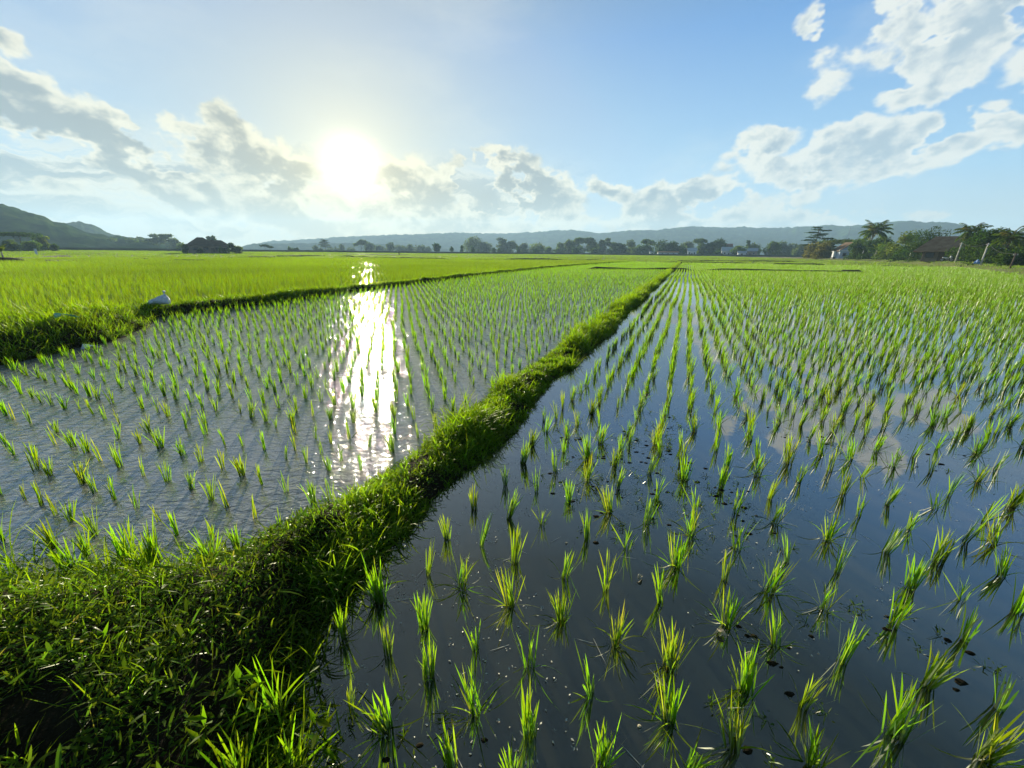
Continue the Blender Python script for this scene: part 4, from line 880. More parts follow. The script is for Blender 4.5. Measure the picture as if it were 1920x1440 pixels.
FARG = 'hazy trees of the far tree line'
def far_trees():
    """(photo column, top row, width px, kind, leaf, distance, label); base rows follow the terrain"""
    T = [
     # left-hand wood below the hill
     (215, 447, 24, 'broad', M_LEAF_M, 520, 'bushy green tree at the foot of the forested hill, farthest from the brown house'),
     (237, 446, 24, 'broad', M_LEAF_D, 540, 'dark rounded tree second in line along the hill foot'),
     (254, 448, 22, 'tall', M_LEAF_M, 500, 'narrow tree third in line along the hill foot'),
     (270, 447, 24, 'broad', M_LEAF_G, 540, 'grey-green tree fourth in line along the hill foot'),
     (287, 449, 20, 'round', M_LEAF_M, 500, 'compact round tree fifth in line along the hill foot'),
     (301, 445, 22, 'open', M_LEAF_G, 470, 'open-crowned tree sixth in line along the hill foot'),
     (316, 440, 30, 'open', M_LEAF_G, 460, 'tall lacy flat-topped tree standing above the hill-foot wood'),
     (333, 448, 22, 'broad', M_LEAF_G, 450, 'thin open tree at the last end of the hill-foot wood'),
     (344, 456, 16, 'bush', M_LEAF_M, 330, 'low hazy bush just before the brown house'),
     # by the small dark clump far left
     (45, 433, 54, 'umbrella', M_LEAF_D, 235, 'broad dark umbrella-shaped tree in front of the forested hill'),
     (22, 452, 30, 'bush', M_LEAF_M, 220, 'green thicket under the dark umbrella tree, nearest the banana plant'),
     (60, 452, 28, 'bush', M_LEAF_M, 225, 'mid green thicket below the middle of the umbrella tree'),
     (85, 441, 24, 'tall', M_LEAF_L, 245, 'pale green slender tree beside the dark umbrella tree'),
     (105, 457, 12, 'round', M_LEAF_D, 230, 'small dark round tree just past the pale slender tree'),
     (402, 443, 12, 'open', M_LEAF_D, 300, 'small tree poking up behind the brown house roof'),
     # middle
     (499, 458, 10, 'umbrella', M_LEAF_D, 330, 'tiny parasol-shaped tree standing alone on the plain'),
     (509, 461, 7, 'umbrella', M_LEAF_D, 330, 'tiniest parasol-shaped tree next to the lone parasol one'),
     (544, 464, 5, 'tall', M_LEAF_D, 330, 'little dark upright shrub on the plain, first of three'),
     (551, 466, 8, 'bush', M_LEAF_D, 330, 'little dark spreading shrub on the plain, middle of three'),
     (558, 466, 6, 'bush', M_LEAF_D, 330, 'little dark rounded shrub on the plain, last of three'),
     (593, 461, 9, 'tall', M_LEAF_G, 480, 'small hazy cone-shaped tree before the tall layered tree'),
     (602, 465, 9, 'bush', M_LEAF_G, 480, 'low hazy bush between the cone-shaped and the layered tree'),
     (611, 449, 16, 'tiered', M_LEAF_G, 480, 'tall hazy layered tree under the sun'),
     (618, 466, 24, 'bush', M_LEAF_G, 500, 'wide low hazy thicket at the foot of the layered tree'),
     (632, 465, 14, 'bush', M_LEAF_G, 500, 'low hazy bush just past the layered tree'),
     (643, 458, 9, 'tall', M_LEAF_G, 500, 'hazy column-shaped tree between layered and leaning trees'),
     (658, 465, 18, 'bush', M_LEAF_G, 500, 'low hazy bush in front of the leaning flat-topped tree'),
     (678, 451, 18, 'open', M_LEAF_G, 480, 'hazy flat-topped leaning tree right below the sun'),
     (694, 456, 22, 'broad', M_LEAF_G, 500, 'hazy rounded tree beside the leaning flat-topped tree'),
     (712, 460, 20, 'broad', M_LEAF_G, 520, 'hazy low tree third on from the leaning tree'),
     (732, 456, 18, 'broad', M_LEAF_G, 520, 'hazy peaked tree halfway from leaning tree to lone round tree'),
     (750, 460, 20, 'broad', M_LEAF_G, 520, 'hazy broad tree just past the halfway peaked tree'),
     (768, 458, 20, 'broad', M_LEAF_G, 520, 'hazy full tree third before the lone round tree'),
     (788, 461, 20, 'broad', M_LEAF_G, 520, 'hazy wide tree second before the lone round tree'),
     (803, 464, 14, 'bush', M_LEAF_G, 520, 'hazy low bush right before the lone round tree'),
     (819, 457, 13, 'round', M_LEAF_D, 330, 'lone round dark tree standing clear on the plain'),
     (847, 463, 5, 'round', M_LEAF_D, 335, 'spindly lollipop tree first past the lone round tree'),
     (866, 461, 4, 'tall', M_LEAF_D, 335, 'thin dark post-like tree second past the lone round tree'),
     (887, 462, 5, 'tall', M_LEAF_D, 335, 'thin crooked dark tree in front of the big hazy wood'),
     (888, 446, 36, 'broad', M_LEAF_G, 480, 'large pale hazy tree mass behind the thin crooked tree'),
     (908, 455, 26, 'broad', M_LEAF_G, 470, 'hazy tree sloping down from the large pale one'),
     (926, 464, 7, 'round', M_LEAF_D, 335, 'small heart-shaped dark tree in front of the hazy wood'),
     (936, 467, 5, 'round', M_LEAF_D, 335, 'very small dark tree beside the heart-shaped one'),
     (943, 447, 24, 'tall', M_LEAF_G, 460, 'hazy tall tree behind the small heart-shaped one'),
     (958, 452, 22, 'broad', M_LEAF_G, 450, 'hazy tree halfway between tall one and bright palms'),
     (972, 462, 8, 'tall', M_LEAF_D, 340, 'small dark upright tree at the edge of the far field'),
     (982, 457, 22, 'broad', M_LEAF_G, 450, 'hazy round tree just before the spiky bright clump'),
     (1008, 457, 30, 'bush', M_LEAF_L, 430, 'spiky bright green clump in the far tree line'),
     (1004, 466, 12, 'bush', M_LEAF_D, 340, 'dark shrub standing before the spiky bright clump'),
     (1028, 463, 16, 'bush', M_LEAF_M, 400, 'green bush between the bright clump and the big wood'),
     (1050, 455, 24, 'broad', M_LEAF_M, 420, 'rounded green tree opening the big wood at the middle'),
     (1066, 451, 24, 'broad', M_LEAF_G, 430, 'grey-green tree second of the big middle wood'),
     (1080, 449, 26, 'broad', M_LEAF_M, 425, 'wide green tree third of the big middle wood'),
     (1096, 445, 28, 'open', M_LEAF_M, 425, 'highest feathery tree of the big middle wood'),
     (1111, 452, 22, 'broad', M_LEAF_M, 420, 'green tree fifth of the big middle wood'),
     (1078, 465, 13, 'round', M_LEAF_D, 350, 'dark round shrub in front of the big middle wood'),
     (1113, 466, 18, 'bush', M_LEAF_D, 350, 'dark spreading shrub in front of the big wood end'),
     (1126, 456, 22, 'broad', M_LEAF_G, 430, 'hazy tree just before the tall wispy tree'),
     (1134, 448, 18, 'open', M_LEAF_G, 410, 'tall wispy open tree past the big middle wood'),
     (1148, 455, 22, 'broad', M_LEAF_M, 410, 'green tree first past the tall wispy one'),
     (1166, 457, 24, 'tall', M_LEAF_D, 400, 'dark pointed tree second past the tall wispy one'),
     (1182, 452, 22, 'broad', M_LEAF_G, 420, 'pale rounded tree third past the tall wispy one'),
     (1196, 459, 20, 'broad', M_LEAF_M, 400, 'green tree just before the ring-crowned tree'),
     (1213, 449, 18, 'open', M_LEAF_M, 380, 'ring-crowned open tree beside the big dark round tree'),
     (1212, 461, 32, 'broad', M_LEAF_D, 370, 'low dark spreading tree under the ring-crowned one'),
     (1240, 448, 40, 'broad', M_LEAF_D, 350, 'big dark round tree over the long low wall'),
     (1260, 453, 26, 'broad', M_LEAF_D, 350, 'dark tree leaning on the big round one'),
     (1276, 461, 20, 'broad', M_LEAF_M, 350, 'small green tree by the little white-roofed house'),
     (1287, 453, 28, 'broad', M_LEAF_G, 460, 'pale broad tree behind the little white-roofed house'),
     (1309, 446, 18, 'umbrella', M_LEAF_M, 370, 'flat-topped layered tree above the village roofs'),
     (1314, 457, 22, 'tall', M_LEAF_M, 360, 'green tree below the flat-topped village tree'),
     (1330, 455, 22, 'broad', M_LEAF_D, 360, 'dark tree before the red-roofed house'),
     (1344, 449, 28, 'broad', M_LEAF_D, 365, 'high dark tree next to the red-roofed house'),
     (1347, 469, 16, 'bush', M_LEAF_D, 330, 'low dark shrub in front of the red-roofed house'),
     (1384, 462, 22, 'round', M_LEAF_M, 335, 'bright round tree between the two pale-roofed houses'),
     (1400, 451, 8, 'tall', M_LEAF_D, 400, 'thin pointed tree behind the long pale roof'),
     (1408, 457, 28, 'broad', M_LEAF_M, 400, 'wide tree behind the long pale roof'),
     (1448, 452, 26, 'broad', M_LEAF_M, 345, 'bushy green tree at the end of the village'),
     (1462, 455, 26, 'broad', M_LEAF_G, 420, 'pale blue-green tree past the village end'),
     (1480, 457, 30, 'broad', M_LEAF_G, 420, 'pale wide tree before the near olive grove'),
     (1500, 459, 26, 'broad', M_LEAF_G, 400, 'pale low tree touching the near olive grove'),
    ]
    for i, (px, top, w, kind, leaf, dist, label) in enumerate(T):
        x, y = at(px, dist); z = float(tz(x, y)); bx, by, _ = proj(np.array([x, y, z])); H = metres(by - top, y); W = metres_w(w, y)
        W *= 1.3; nl = int(np.clip(w * (by - top) * 4.0, 300, 2600)); ls = max(metres_w(2.7, y), 0.3)
        me = make_tree(kind, H, W, 500 + i * 7, leaf, nl, ls, 0.02 if kind in ('broad', 'round') else 0.15)
        place_tree('tree', me, x, y, z - 0.05, label, FARG, rz=0.0)
far_trees()

NEARG = 'trees of the near village by the dirt road'
def village_trees():
    T = [  # px, base row is the plateau, top row, width px, kind, leaf, extra distance behind the bank foot, label
     (1525, 425, 42, 'tiered', M_LEAF_D, 22, 'tall layered tree rising out of the olive grove', 2200),
     (1545, 448, 40, 'broad', M_LEAF_M, 28, 'green tree behind the olive grove', 1400),
     (1524, 456, 30, 'bush', M_LEAF_O, 8, 'olive thicket at the outer end of the near village', 1600),
     (1544, 453, 34, 'bush', M_LEAF_O, 8, 'olive thicket touching the white gate pillar', 1800),
     (1577, 446, 50, 'umbrella', M_LEAF_L, 34, 'pale spreading tree above the blue gabled house', 1400),
     (1606, 447, 34, 'bush', M_LEAF_D, 7.5, 'dark thicket against the blue gabled house', 2200),
     (1630, 450, 36, 'bush', M_LEAF_D, 8, 'dark thicket under the coconut palm', 1700),
     (1667, 450, 38, 'bush', M_LEAF_M, 12, 'mid green thicket past the young banana', 2000),
     (1650, 446, 34, 'broad', M_LEAF_D, 22, 'dark tree between the coconut palm and the light green tree', 1800),
     (1612, 449, 44, 'broad', M_LEAF_M, 30, 'mid green tree behind the dark thicket by the blue house', 1600),
     (1690, 437, 40, 'broad', M_LEAF_L, 14, 'light green tree before the big rounded one', 2400),
     (1700, 458, 40, 'bush', M_LEAF_D, 10, 'dark thicket below the light green tree', 1900),
     (1722, 452, 40, 'bush', M_LEAF_D, 10, 'dark bush in front of the tiled house gable', 2200),
     (1733, 431, 56, 'broad', M_LEAF_D, 24, 'big rounded dark tree behind the tiled house', 3000),
     (1762, 447, 40, 'broad', M_LEAF_M, 26, 'green tree showing over the tiled house ridge', 1900),
     (1824, 433, 44, 'broad', M_LEAF_D, 18, 'dark tree between the tiled house and the tallest one', 2600),
     (1852, 425, 46, 'broad', M_LEAF_D, 18, 'tallest dark tree behind the leaning roadside pole', 3000),
     (1828, 462, 50, 'bush', M_LEAF_D, 18, 'dark hedge bush beside the tiled house', 2400),
     (1868, 460, 56, 'bush', M_LEAF_D, 17, 'dark hedge bush behind the blue bundle', 2600),
     (1912, 466, 56, 'bush', M_LEAF_D, 15.5, 'dark hedge bush at the road end of the village', 2600),
     (1908, 449, 46, 'broad', M_LEAF_G, 30, 'blue-green tree past the last palm', 2000),
    ]
    for i, (px, top, w, kind, leaf, ex, label, nl) in enumerate(T):
        fd, hh = road_at(px); x, y = at(px, fd + ex); z = hh + 0.05; bx, by, _ = proj(np.array([x, y, z])); H = metres(by - top, y); W = metres_w(w, y)
        W *= 1.35; me = make_tree(kind, H, W, 900 + i * 11, leaf, nl * 2, max(0.28, metres_w(2.4, y)), 0.12 if kind == 'broad' else 0.3)
        place_tree('tree', me, x, y, z - 0.1, label, NEARG)
    fd, hh = road_at(1630); palm('coconut_palm', 1627, fd + 9, hh, 62, 24, 3, 'tall coconut palm with a full crown above the dark thicket', NEARG, 28)
    fd, hh = road_at(1806); palm('coconut_palm', 1806, fd + 14, hh, 66, 24, 4, 'coconut palm beside the tiled house ridge', NEARG, 15)
    fd, hh = road_at(1885); palm('coconut_palm', 1884, fd + 13, hh, 60, 26, 5, 'coconut palm with spreading dark fronds near the road end', NEARG, 16)
    fd, hh = road_at(1640); banana('banana_plant', 1642, fd + 7, hh, 34, 6, 'young banana plant with pale stem next to the coconut palm', NEARG, 9)
    fd, hh = road_at(1530); banana('banana_plant', 1556, fd + 6, hh, 26, 8, 'banana plant in front of the olive thicket', NEARG, 8, M_LEAF_O)
    fd, hh = road_at(1515); banana('banana_plant', 1517, fd + 6, hh, 24, 9, 'banana plant at the outer end of the olive grove', NEARG, 8, M_LEAF_O)
    banana('banana_plant', 2, 78, float(tz(-60, 48)) + 0.25, 32, 10, 'bright banana plant on an earth heap at the field edge', NEARG, 10)
    x, y = at(4, 78); a = np.linspace(0, 2 * math.pi, 25); rr = np.linspace(0, 1, 7); A, R_ = np.meshgrid(a, rr, indexing='ij')
    me = grid_mesh('earth_heap', x + np.cos(A) * R_ * 2.6, y + np.sin(A) * R_ * 1.8, -0.05 + 0.62 * (1 - R_ ** 2) * (0.8 + 0.4 * fbm(np.cos(A) * R_ * 2 + 5, np.sin(A) * R_ * 2)), M_SOIL)
    tag(link('earth_heap', me), kind='structure')
village_trees()
def house_bushes():
    for i, (px, top, w, leaf, dist, label) in enumerate([(349, 458, 12, M_LEAF_M, 196, 'bush against the near gable end of the brown house'), (376, 467, 10, M_LEAF_D, 190, 'low dark bush in front of the brown house wall'),
                                                        (418, 465, 12, M_LEAF_M, 190, 'round green bush in front of the brown house wall'), (436, 456, 12, M_LEAF_D, 192, 'upright bush at the far corner of the brown house'), (448, 462, 14, M_LEAF_L, 190, 'low light bush trailing off from the brown house')]):
        x, y = at(px, dist); z = float(tz(x, y)) + 0.1; _, by, _ = proj(np.array([x, y, z])); me = make_tree('bush', metres(by - top, y), metres_w(w, y) * 1.3, 1300 + i, leaf, 1500, 0.5)
        place_tree('bush', me, x, y, z, label, 'bushes around the brown house')
house_bushes()

# ------------------------------------------------------------------ buildings
def hip_roof(mb, cx, cy, w, d, z0, z1, ridge, over=0.5, lift=0.16):
    hx, hy = w / 2 + over, d / 2 + over; r = ridge / 2
    V = [(cx - hx, cy - hy, z0), (cx + hx, cy - hy, z0), (cx + hx, cy + hy, z0), (cx - hx, cy + hy, z0), (cx - r, cy, z1), (cx + r, cy, z1)]
    V += [(x, y, z - lift) for x, y, z in V]
    F_ = [(0, 1, 5, 4), (1, 2, 5), (2, 3, 4, 5), (3, 0, 4), (7, 6, 10, 11), (8, 7, 11), (9, 8, 11, 10), (6, 9, 10)] + [(i, i + 6, (i + 1) % 4 + 6, (i + 1) % 4) for i in range(4)]
    mb.add(V, F_)
def gable_roof(mb, cx, cy, w, d, z0, z1, over=0.5, lift=0.15):
    """ridge along x"""
    hx, hy = w / 2 + over, d / 2 + over; V = []
    for x in (cx - hx, cx + hx): V += [(x, cy - hy, z0), (x, cy, z1), (x, cy + hy, z0), (x, cy + hy, z0 - lift), (x, cy, z1 - lift), (x, cy - hy, z0 - lift)]
    F_ = [tuple(range(5, -1, -1)), tuple(range(6, 12))] + [(i, (i + 1) % 6, (i + 1) % 6 + 6, i + 6) for i in range(6)]
    mb.add(V, F_)
def window(parent, x, y, z, w, h, face=-1, fm=None):
    f = MB(); t = 0.07
    for dx, dz, sx, sz in ((0, h / 2, w + 2 * t, t), (0, -h / 2, w + 2 * t, t), (-w / 2 - t / 2, 0, t, h - t), (w / 2 + t / 2, 0, t, h - t)): f.box((x + dx, y + face * 0.05, z + dz), (sx, 0.12, sz))
    fo = f.build('window', fm or M_WHITE, parent); p = MB().box((x, y + face * 0.02, z), (w, 0.04, h - t)); p.build('pane', M_GLASS, fo)
def door(parent, x, y, z0, w, h, face=-1):
    d = MB().box((x, y + face * 0.035, z0 + h / 2), (w, 0.07, h)).build('door', M_ROOF_D, parent); MB().box((x + w * 0.36, y + face * 0.1, z0 + h * 0.48), (0.05, 0.06, 0.14)).build('handle', M_METAL, d)
def facing(x, y): return -math.atan2(x, y)

def build_houses():
    # brown hip-roofed house out on the plain
    x, y = at(393, 198); z = float(tz(x, y)) + 0.15; e = empty('house', (x, y, z), facing(x, y) + 0.10); s = metres_w(1, y)
    tag(e, 'long brown tile-roofed house standing alone among bushes on the plain', 'house'); e.scale = (1.12, 1, 0.86)
    W = 66 * s * 0.80; MB().box((0, 0, 1.55), (W, 9, 3.3)).build('wall', M_WALL_B, e)
    r = MB(); hip_roof(r, -W * 0.16, 0, W * 0.62, 9.2, 3.2, 6.6, W * 0.14, 0.8); r.build('roof', M_ROOF_D, e)
    r = MB(); hip_roof(r, W * 0.24, 0.2, W * 0.50, 8.4, 3.15, 5.6, W * 0.26, 0.7); r.build('roof', M_ROOF_D, e)
    for k in (-0.36, -0.1, 0.2, 0.38): window(e, W * k, -4.5, 1.7, 1.3, 1.2, -1, M_TRUNK)
    door(e, W * 0.06, -4.5, 0.0, 1.1, 2.2)
    # tiled house by the dirt road
    fd, hh = road_at(1770); x, y = at(1768, fd + 15.5); e = empty('house', (x, y, hh), facing(x, y) - 0.02); s = metres_w(1, y)
    tag(e, 'low house with a wide mossy brown tiled roof behind the dirt road', 'house')
    W = 50 * s; MB().box((0, 0, 1.2), (W, 7, 2.6)).build('wall', M_WALL_B, e)
    r = MB(); hip_roof(r, 0, 0, W, 8, 2.05, 5.1, W * 0.66, 1.5); r.build('roof', M_ROOF, e)
    window(e, -W * 0.3, -3.5, 1.2, 1.2, 1.0, -1, M_TRUNK); window(e, W * 0.3, -3.5, 1.2, 1.2, 1.0, -1, M_TRUNK); door(e, 0.0, -3.5, -0.05, 1.0, 2.0)
    for k in (-0.46, 0.46): MB().tube([(W * k, -4.5, -0.1), (W * k, -4.5, 2.2)], 0.07, 8).build('porch_post', M_TRUNK, e)
    # blue gabled house
    fd, hh = road_at(1580); x, y = at(1588, fd + 17); e = empty('house', (x, y, hh), facing(x, y) + 0.30); s = metres_w(1, y)
    tag(e, 'small pale blue gabled house with white fascia beside the olive grove', 'house')
    W = 6.6; D_ = 8.0; b = MB().box((0, 0, 1.5), (W, D_, 3.1)); b.add([(-W / 2, -D_ / 2 + 0.01, 3.05), (W / 2, -D_ / 2 + 0.01, 3.05), (0, -D_ / 2 + 0.01, 5.6), (-W / 2, D_ / 2 - 0.01, 3.05), (W / 2, D_ / 2 - 0.01, 3.05), (0, D_ / 2 - 0.01, 5.6)], [(0, 1, 2), (4, 3, 5), (0, 3, 4, 1), (1, 4, 5, 2), (3, 0, 2, 5)]); b.build('wall', M_BLUEWHITE, e)
    r = MB(); hx = W / 2 + 0.7; hy = D_ / 2 + 0.6; zz = 2.75; zt = 5.95
    V = []
    for yy in (-hy, hy): V += [(-hx, yy, zz), (0, yy, zt), (hx, yy, zz), (hx, yy, zz - 0.16), (0, yy, zt - 0.18), (-hx, yy, zz - 0.16)]
    r.add(V, [tuple(range(6)), tuple(range(11, 5, -1))] + [(i, i + 6, (i + 1) % 6 + 6, (i + 1) % 6) for i in range(6)]); r.build('roof', M_ROOF_D, e)
    MB().box((0, -D_ / 2 - 0.25, 2.85), (W + 0.9, 0.5, 0.5)).build('fascia', M_WHITE, e)
    window(e, -1.9, -D_ / 2, 1.5, 1.1, 1.2); window(e, 1.9, -D_ / 2, 1.5, 1.1, 1.2); door(e, 0.1, -D_ / 2, 0, 1.0, 2.1)
    # village houses far off: (px, roof top row, base row, width px, roof kind, roof, wall, dist, label)
    Hs = [(1252, 471, 38, 'gable', M_ROOF, M_WALL_P, 325, 'long low grey building under the big dark round tree', 2.4),
          (1297, 465, 16, 'gable', M_SHEET, M_WHITE, 322, 'little white-roofed house among the far village trees', 3.2),
          (1358, 457, 24, 'gable', M_ROOF_R, M_WALL_P, 372, 'red-roofed house standing highest in the far village', 4.6),
          (1366, 463, 26, 'gable', M_SHEET, M_WALL_P, 342, 'wide house with a bright pale sheet roof in the far village', 3.6),
          (1406, 465, 24, 'gable', M_SHEET, M_WALL_B, 345, 'house with a long pale roof past the bright round tree', 3.6),
          (1391, 471, 14, 'gable', M_SHEET, M_WHITE, 322, 'small white shed in front of the long pale roof', 2.2),
          (1281, 464, 9, 'gable', M_SHEET, M_WHITE, 380, 'tiny pale hut half hidden behind village trees', 4.0),
          (1222, 471, 8, 'gable', M_SHEET, M_WHITE, 350, 'tiny white hut in front of the spreading dark tree', 2.4)]
    for px, top, w, kind, rm, wm, dist, label, eave in Hs:
        x, y = at(px, dist); z = float(tz(x, y)) + 0.1; _, by, _ = proj(np.array([x, y, z])); H = metres(by - top, y); W = metres_w(w, y) * 0.92; e = empty('house', (x, y, z), facing(x, y) + 0.08)
        tag(e, label, 'house', 'houses of the far village'); ev = min(eave, H - 0.9); dd = min(8.0, max(4.0, W * 0.55))
        MB().box((0, 0, ev / 2 - 0.15), (W, dd, ev + 0.3)).build('wall', wm, e); r = MB(); gable_roof(r, 0, 0, W, dd, ev + 0.02, H, 0.45); r.build('roof', rm, e)
        if W > 5:
            for k in (-0.28, 0.28): window(e, W * k, -dd / 2, ev * 0.55, 1.1, min(1.1, ev * 0.4))
        door(e, 0, -dd / 2, 0, 0.95, min(2.0, ev * 0.8))
build_houses()

# ------------------------------------------------------------------ poles, mast, motorbike, bundle, pillar, figure
def pole(px, ex, top, label, meter=False, arm=True, mat=M_CONC):
    fd, hh = road_at(px); x, y = at(px, fd + ex); e = empty('utility_pole', (x, y, hh)); tag(e, label, 'utility pole', 'poles along the dirt road')
    _, by, _ = proj(np.array([x, y, hh])); H = metres(by - top, y)
    MB().tube([(0, 0, -0.3), (0, 0, H * 0.5), (0, 0, H)], [0.11, 0.09, 0.07], 10).build('shaft', mat, e, True)
    if arm:
        a = MB().box((0, 0, H - 0.25), (0.6, 0.06, 0.06)); ao = a.build('crossarm', M_METAL, e)
        for k in (-0.25, 0, 0.25): MB().tube([(k, 0, H - 0.22), (k, 0, H - 0.15), (k, 0, H - 0.10)], [0.02, 0.035, 0.02], 8).build('insulator', M_METAL, ao)
    if meter: MB().box((-0.05, -0.22, H * 0.48), (0.42, 0.22, 0.55), bev=0.05).build('meter_box', M_WHITE, e)
    return (x, y, hh + H)
pole(1618, 5.5, 470, 'slim short pole beside the coconut palm', False, False)
p1 = pole(1708, 6.3, 464, 'roadside pole carrying a white meter box', True)
p2 = pole(1797, 6.3, 455, 'roadside pole at the corner of the tiled house')
p3 = pole(1847, 6.2, 456, 'pale roadside pole with a blue bundle at its foot')
p4 = pole(1906, 6.6, 474, 'roadside pole in front of the dark hedge at the road end', False, True, M_TRUNK)
def wires():
    for a, b, lab in ((p1, p2, 'sagging wire from the meter pole to the house-corner pole'), (p2, p3, 'sagging wire from the house-corner pole to the pale pole'), (p3, p4, 'sagging wire from the pale pole to the road-end pole')):
        A, B = Vector(a) - Vector((0, 0, .1)), Vector(b) - Vector((0, 0, .1)); pts = [A.lerp(B, t / 10) - Vector((0, 0, 0.5 * math.sin(math.pi * t / 10))) for t in range(11)]
        tag(MB().tube(pts, 0.018, 5).build('power_wire', M_BLACK), lab, 'wire', 'wires between the roadside poles')
wires()
def build_small():
    fd, hh = road_at(1842); x, y = at(1839, fd + 4.9); e = empty('tarp_bundle', (x, y, hh + 0.05)); e.scale = (0.55, 0.55, 0.62); tag(e, 'crumpled blue tarpaulin bundle at the foot of the pale pole', 'bundle')
    r = np.random.default_rng(8); nu, nv = 16, 10; V = []; F_ = []
    for i in range(nu):
        a = 2 * math.pi * i / nu
        for j in range(nv):
            b = math.pi * 0.5 * j / (nv - 1); rr = 0.75 * (1 + 0.22 * math.sin(3 * a + 2 * b) + 0.1 * math.sin(7 * a)); V.append((math.cos(a) * math.cos(b) * rr, math.sin(a) * math.cos(b) * rr * 0.7, math.sin(b) * 0.95 * (1 + 0.2 * math.sin(2 * a)) + 0.0))
    for i in range(nu):
        for j in range(nv - 1): F_.append((i * nv + j, ((i + 1) % nu) * nv + j, ((i + 1) % nu) * nv + j + 1, i * nv + j + 1))
    me = bpy.data.meshes.new('cover'); me.from_pydata(V, [], F_); me.update(); me.materials.append(M_BLUE); link('cover', me, e)
    MB().tube([(-0.7, -0.5, 0.4), (-0.2, -0.62, 0.55), (0.4, -0.5, 0.45), (0.72, -0.1, 0.4)], 0.025, 6).build('rope', M_WHITE, e)
    # white gate pillar
    fd, hh = road_at(1563); x, y = at(1564, fd + 3.4); e = empty('gate_pillar', (x, y, hh)); tag(e, 'white gate pillar with a black base at the end of the olive grove', 'pillar')
    MB().box((0, 0, 0.25), (0.95, 0.95, 0.7), bev=0.04).build('base', M_BLACK, e); MB().box((0, 0, 1.55), (0.75, 0.75, 1.95), bev=0.03).build('shaft', M_WHITE, e); MB().box((0, 0, 2.62), (1.1, 1.1, 0.22), bev=0.05).build('cap', M_WHITE, e)
    # parked motorbike, seen from the side
    fd, hh = road_at(1780); x, y = at(1780, fd + 4.4); e = empty('motorbike', (x, y, hh + 0.08), facing(x, y) + 0.15); tag(e, 'white and black motorbike parked on the dirt road in front of the tiled house', 'motorbike')
    for wx in (-0.62, 0.62):
        t = MB(); ring = [(wx + 0.29 * math.cos(a), 0, 0.29 + 0.29 * math.sin(a)) for a in np.linspace(0, 2 * math.pi, 25)]; t.tube(ring, 0.055, 8, False); w = t.build('wheel', M_BLACK, e, True)
        MB().tube([(wx, -0.05, 0.29), (wx, 0.05, 0.29)], 0.21, 14).build('rim', M_METAL, w)
    MB().tube([(-0.62, 0, 0.29), (-0.2, 0, 0.38), (0.18, 0, 0.36), (0.42, 0, 0.72)], [0.05, 0.08, 0.09, 0.05], 8).build('frame', M_BLACK, e, True)
    MB().box((0.02, 0, 0.42), (0.42, 0.26, 0.28), bev=0.05).build('engine', M_METAL, e); b = MB(); b.tube([(-0.72, 0, 0.66), (-0.35, 0, 0.66), (0.0, 0, 0.58), (0.22, 0, 0.5)], [0.07, 0.14, 0.13, 0.06], 10); b.build('body', M_WHITE, e, True)
    MB().tube([(-0.68, 0, 0.78), (-0.35, 0, 0.80), (0.05, 0, 0.74)], [0.09, 0.12, 0.08], 10).build('seat', M_BLACK, e, True); MB().tube([(0.62, 0, 0.29), (0.5, 0, 0.62), (0.40, 0, 0.98)], [0.05, 0.05, 0.04], 8).build('fork', M_METAL, e, True)
    MB().tube([(0.52, 0, 0.45), (0.46, 0, 0.75), (0.42, 0, 0.98)], [0.10, 0.19, 0.11], 10).build('front_cowl', M_WHITE, e, True); h = MB().tube([(0.34, -0.34, 1.02), (0.42, 0, 0.98), (0.34, 0.34, 1.02)], 0.022, 7).build('handlebar', M_BLACK, e, True)
    for s in (-1, 1): MB().tube([(0.4, s * 0.22, 1.0), (0.44, s * 0.30, 1.18)], 0.008, 5).add([(0.45, s * 0.24, 1.15), (0.45, s * 0.38, 1.15), (0.45, s * 0.38, 1.25), (0.45, s * 0.24, 1.25)], [(0, 1, 2, 3)]).build('mirror', M_BLACK, h)
    MB().tube([(0.50, 0, 0.9), (0.58, 0, 0.88)], [0.09, 0.075], 12).build('headlight', M_GLASS, e)
    # radio mast
    x, y = at(1582, 900); z = float(tz(x, y)); H = metres(478 - 424, y); e = empty('radio_mast', (x, y, z)); tag(e, 'thin lattice radio mast far behind the blue gabled house', 'mast')
    f = MB(); w = 1.6
    for sx, sy in ((-1, -1), (1, -1), (1, 1), (-1, 1)): f.tube([(sx * w, sy * w, -0.5), (sx * 0.35, sy * 0.35, H)], [0.14, 0.09], 5)
    for k in range(18):
        a = k / 18; b = (k + 1) / 18; wa = w + (0.35 - w) * a; wb = w + (0.35 - w) * b
        for sx, sy, tx, ty in ((-1, -1, 1, -1), (1, -1, 1, 1), (1, 1, -1, 1), (-1, 1, -1, -1)): f.tube([(sx * wa, sy * wa, H * a), (tx * wb, ty * wb, H * b)], 0.06, 4)
    f.build('lattice', M_METAL, e)
    for zz in (0.83, 0.9, 0.96): MB().tube([(-1.2, -0.5, H * zz), (-1.2, -0.5, H * zz + 2.4)], 0.35, 8).build('antenna', M_METAL, e)
    # white marker post far left
    x, y = at(68, 150); z = max(0.0, float(tz(x, y))); e = empty('marker_post', (x, y, z)); tag(e, 'small white marker post on the field edge below the umbrella tree', 'post'); MB().box((0, 0, 0.55), (0.30, 0.30, 1.5), bev=0.04).build('shaft', M_WHITE, e); MB().box((0, 0, 1.36), (0.38, 0.38, 0.10), bev=0.03).build('cap', M_WHITE, e)
build_small()

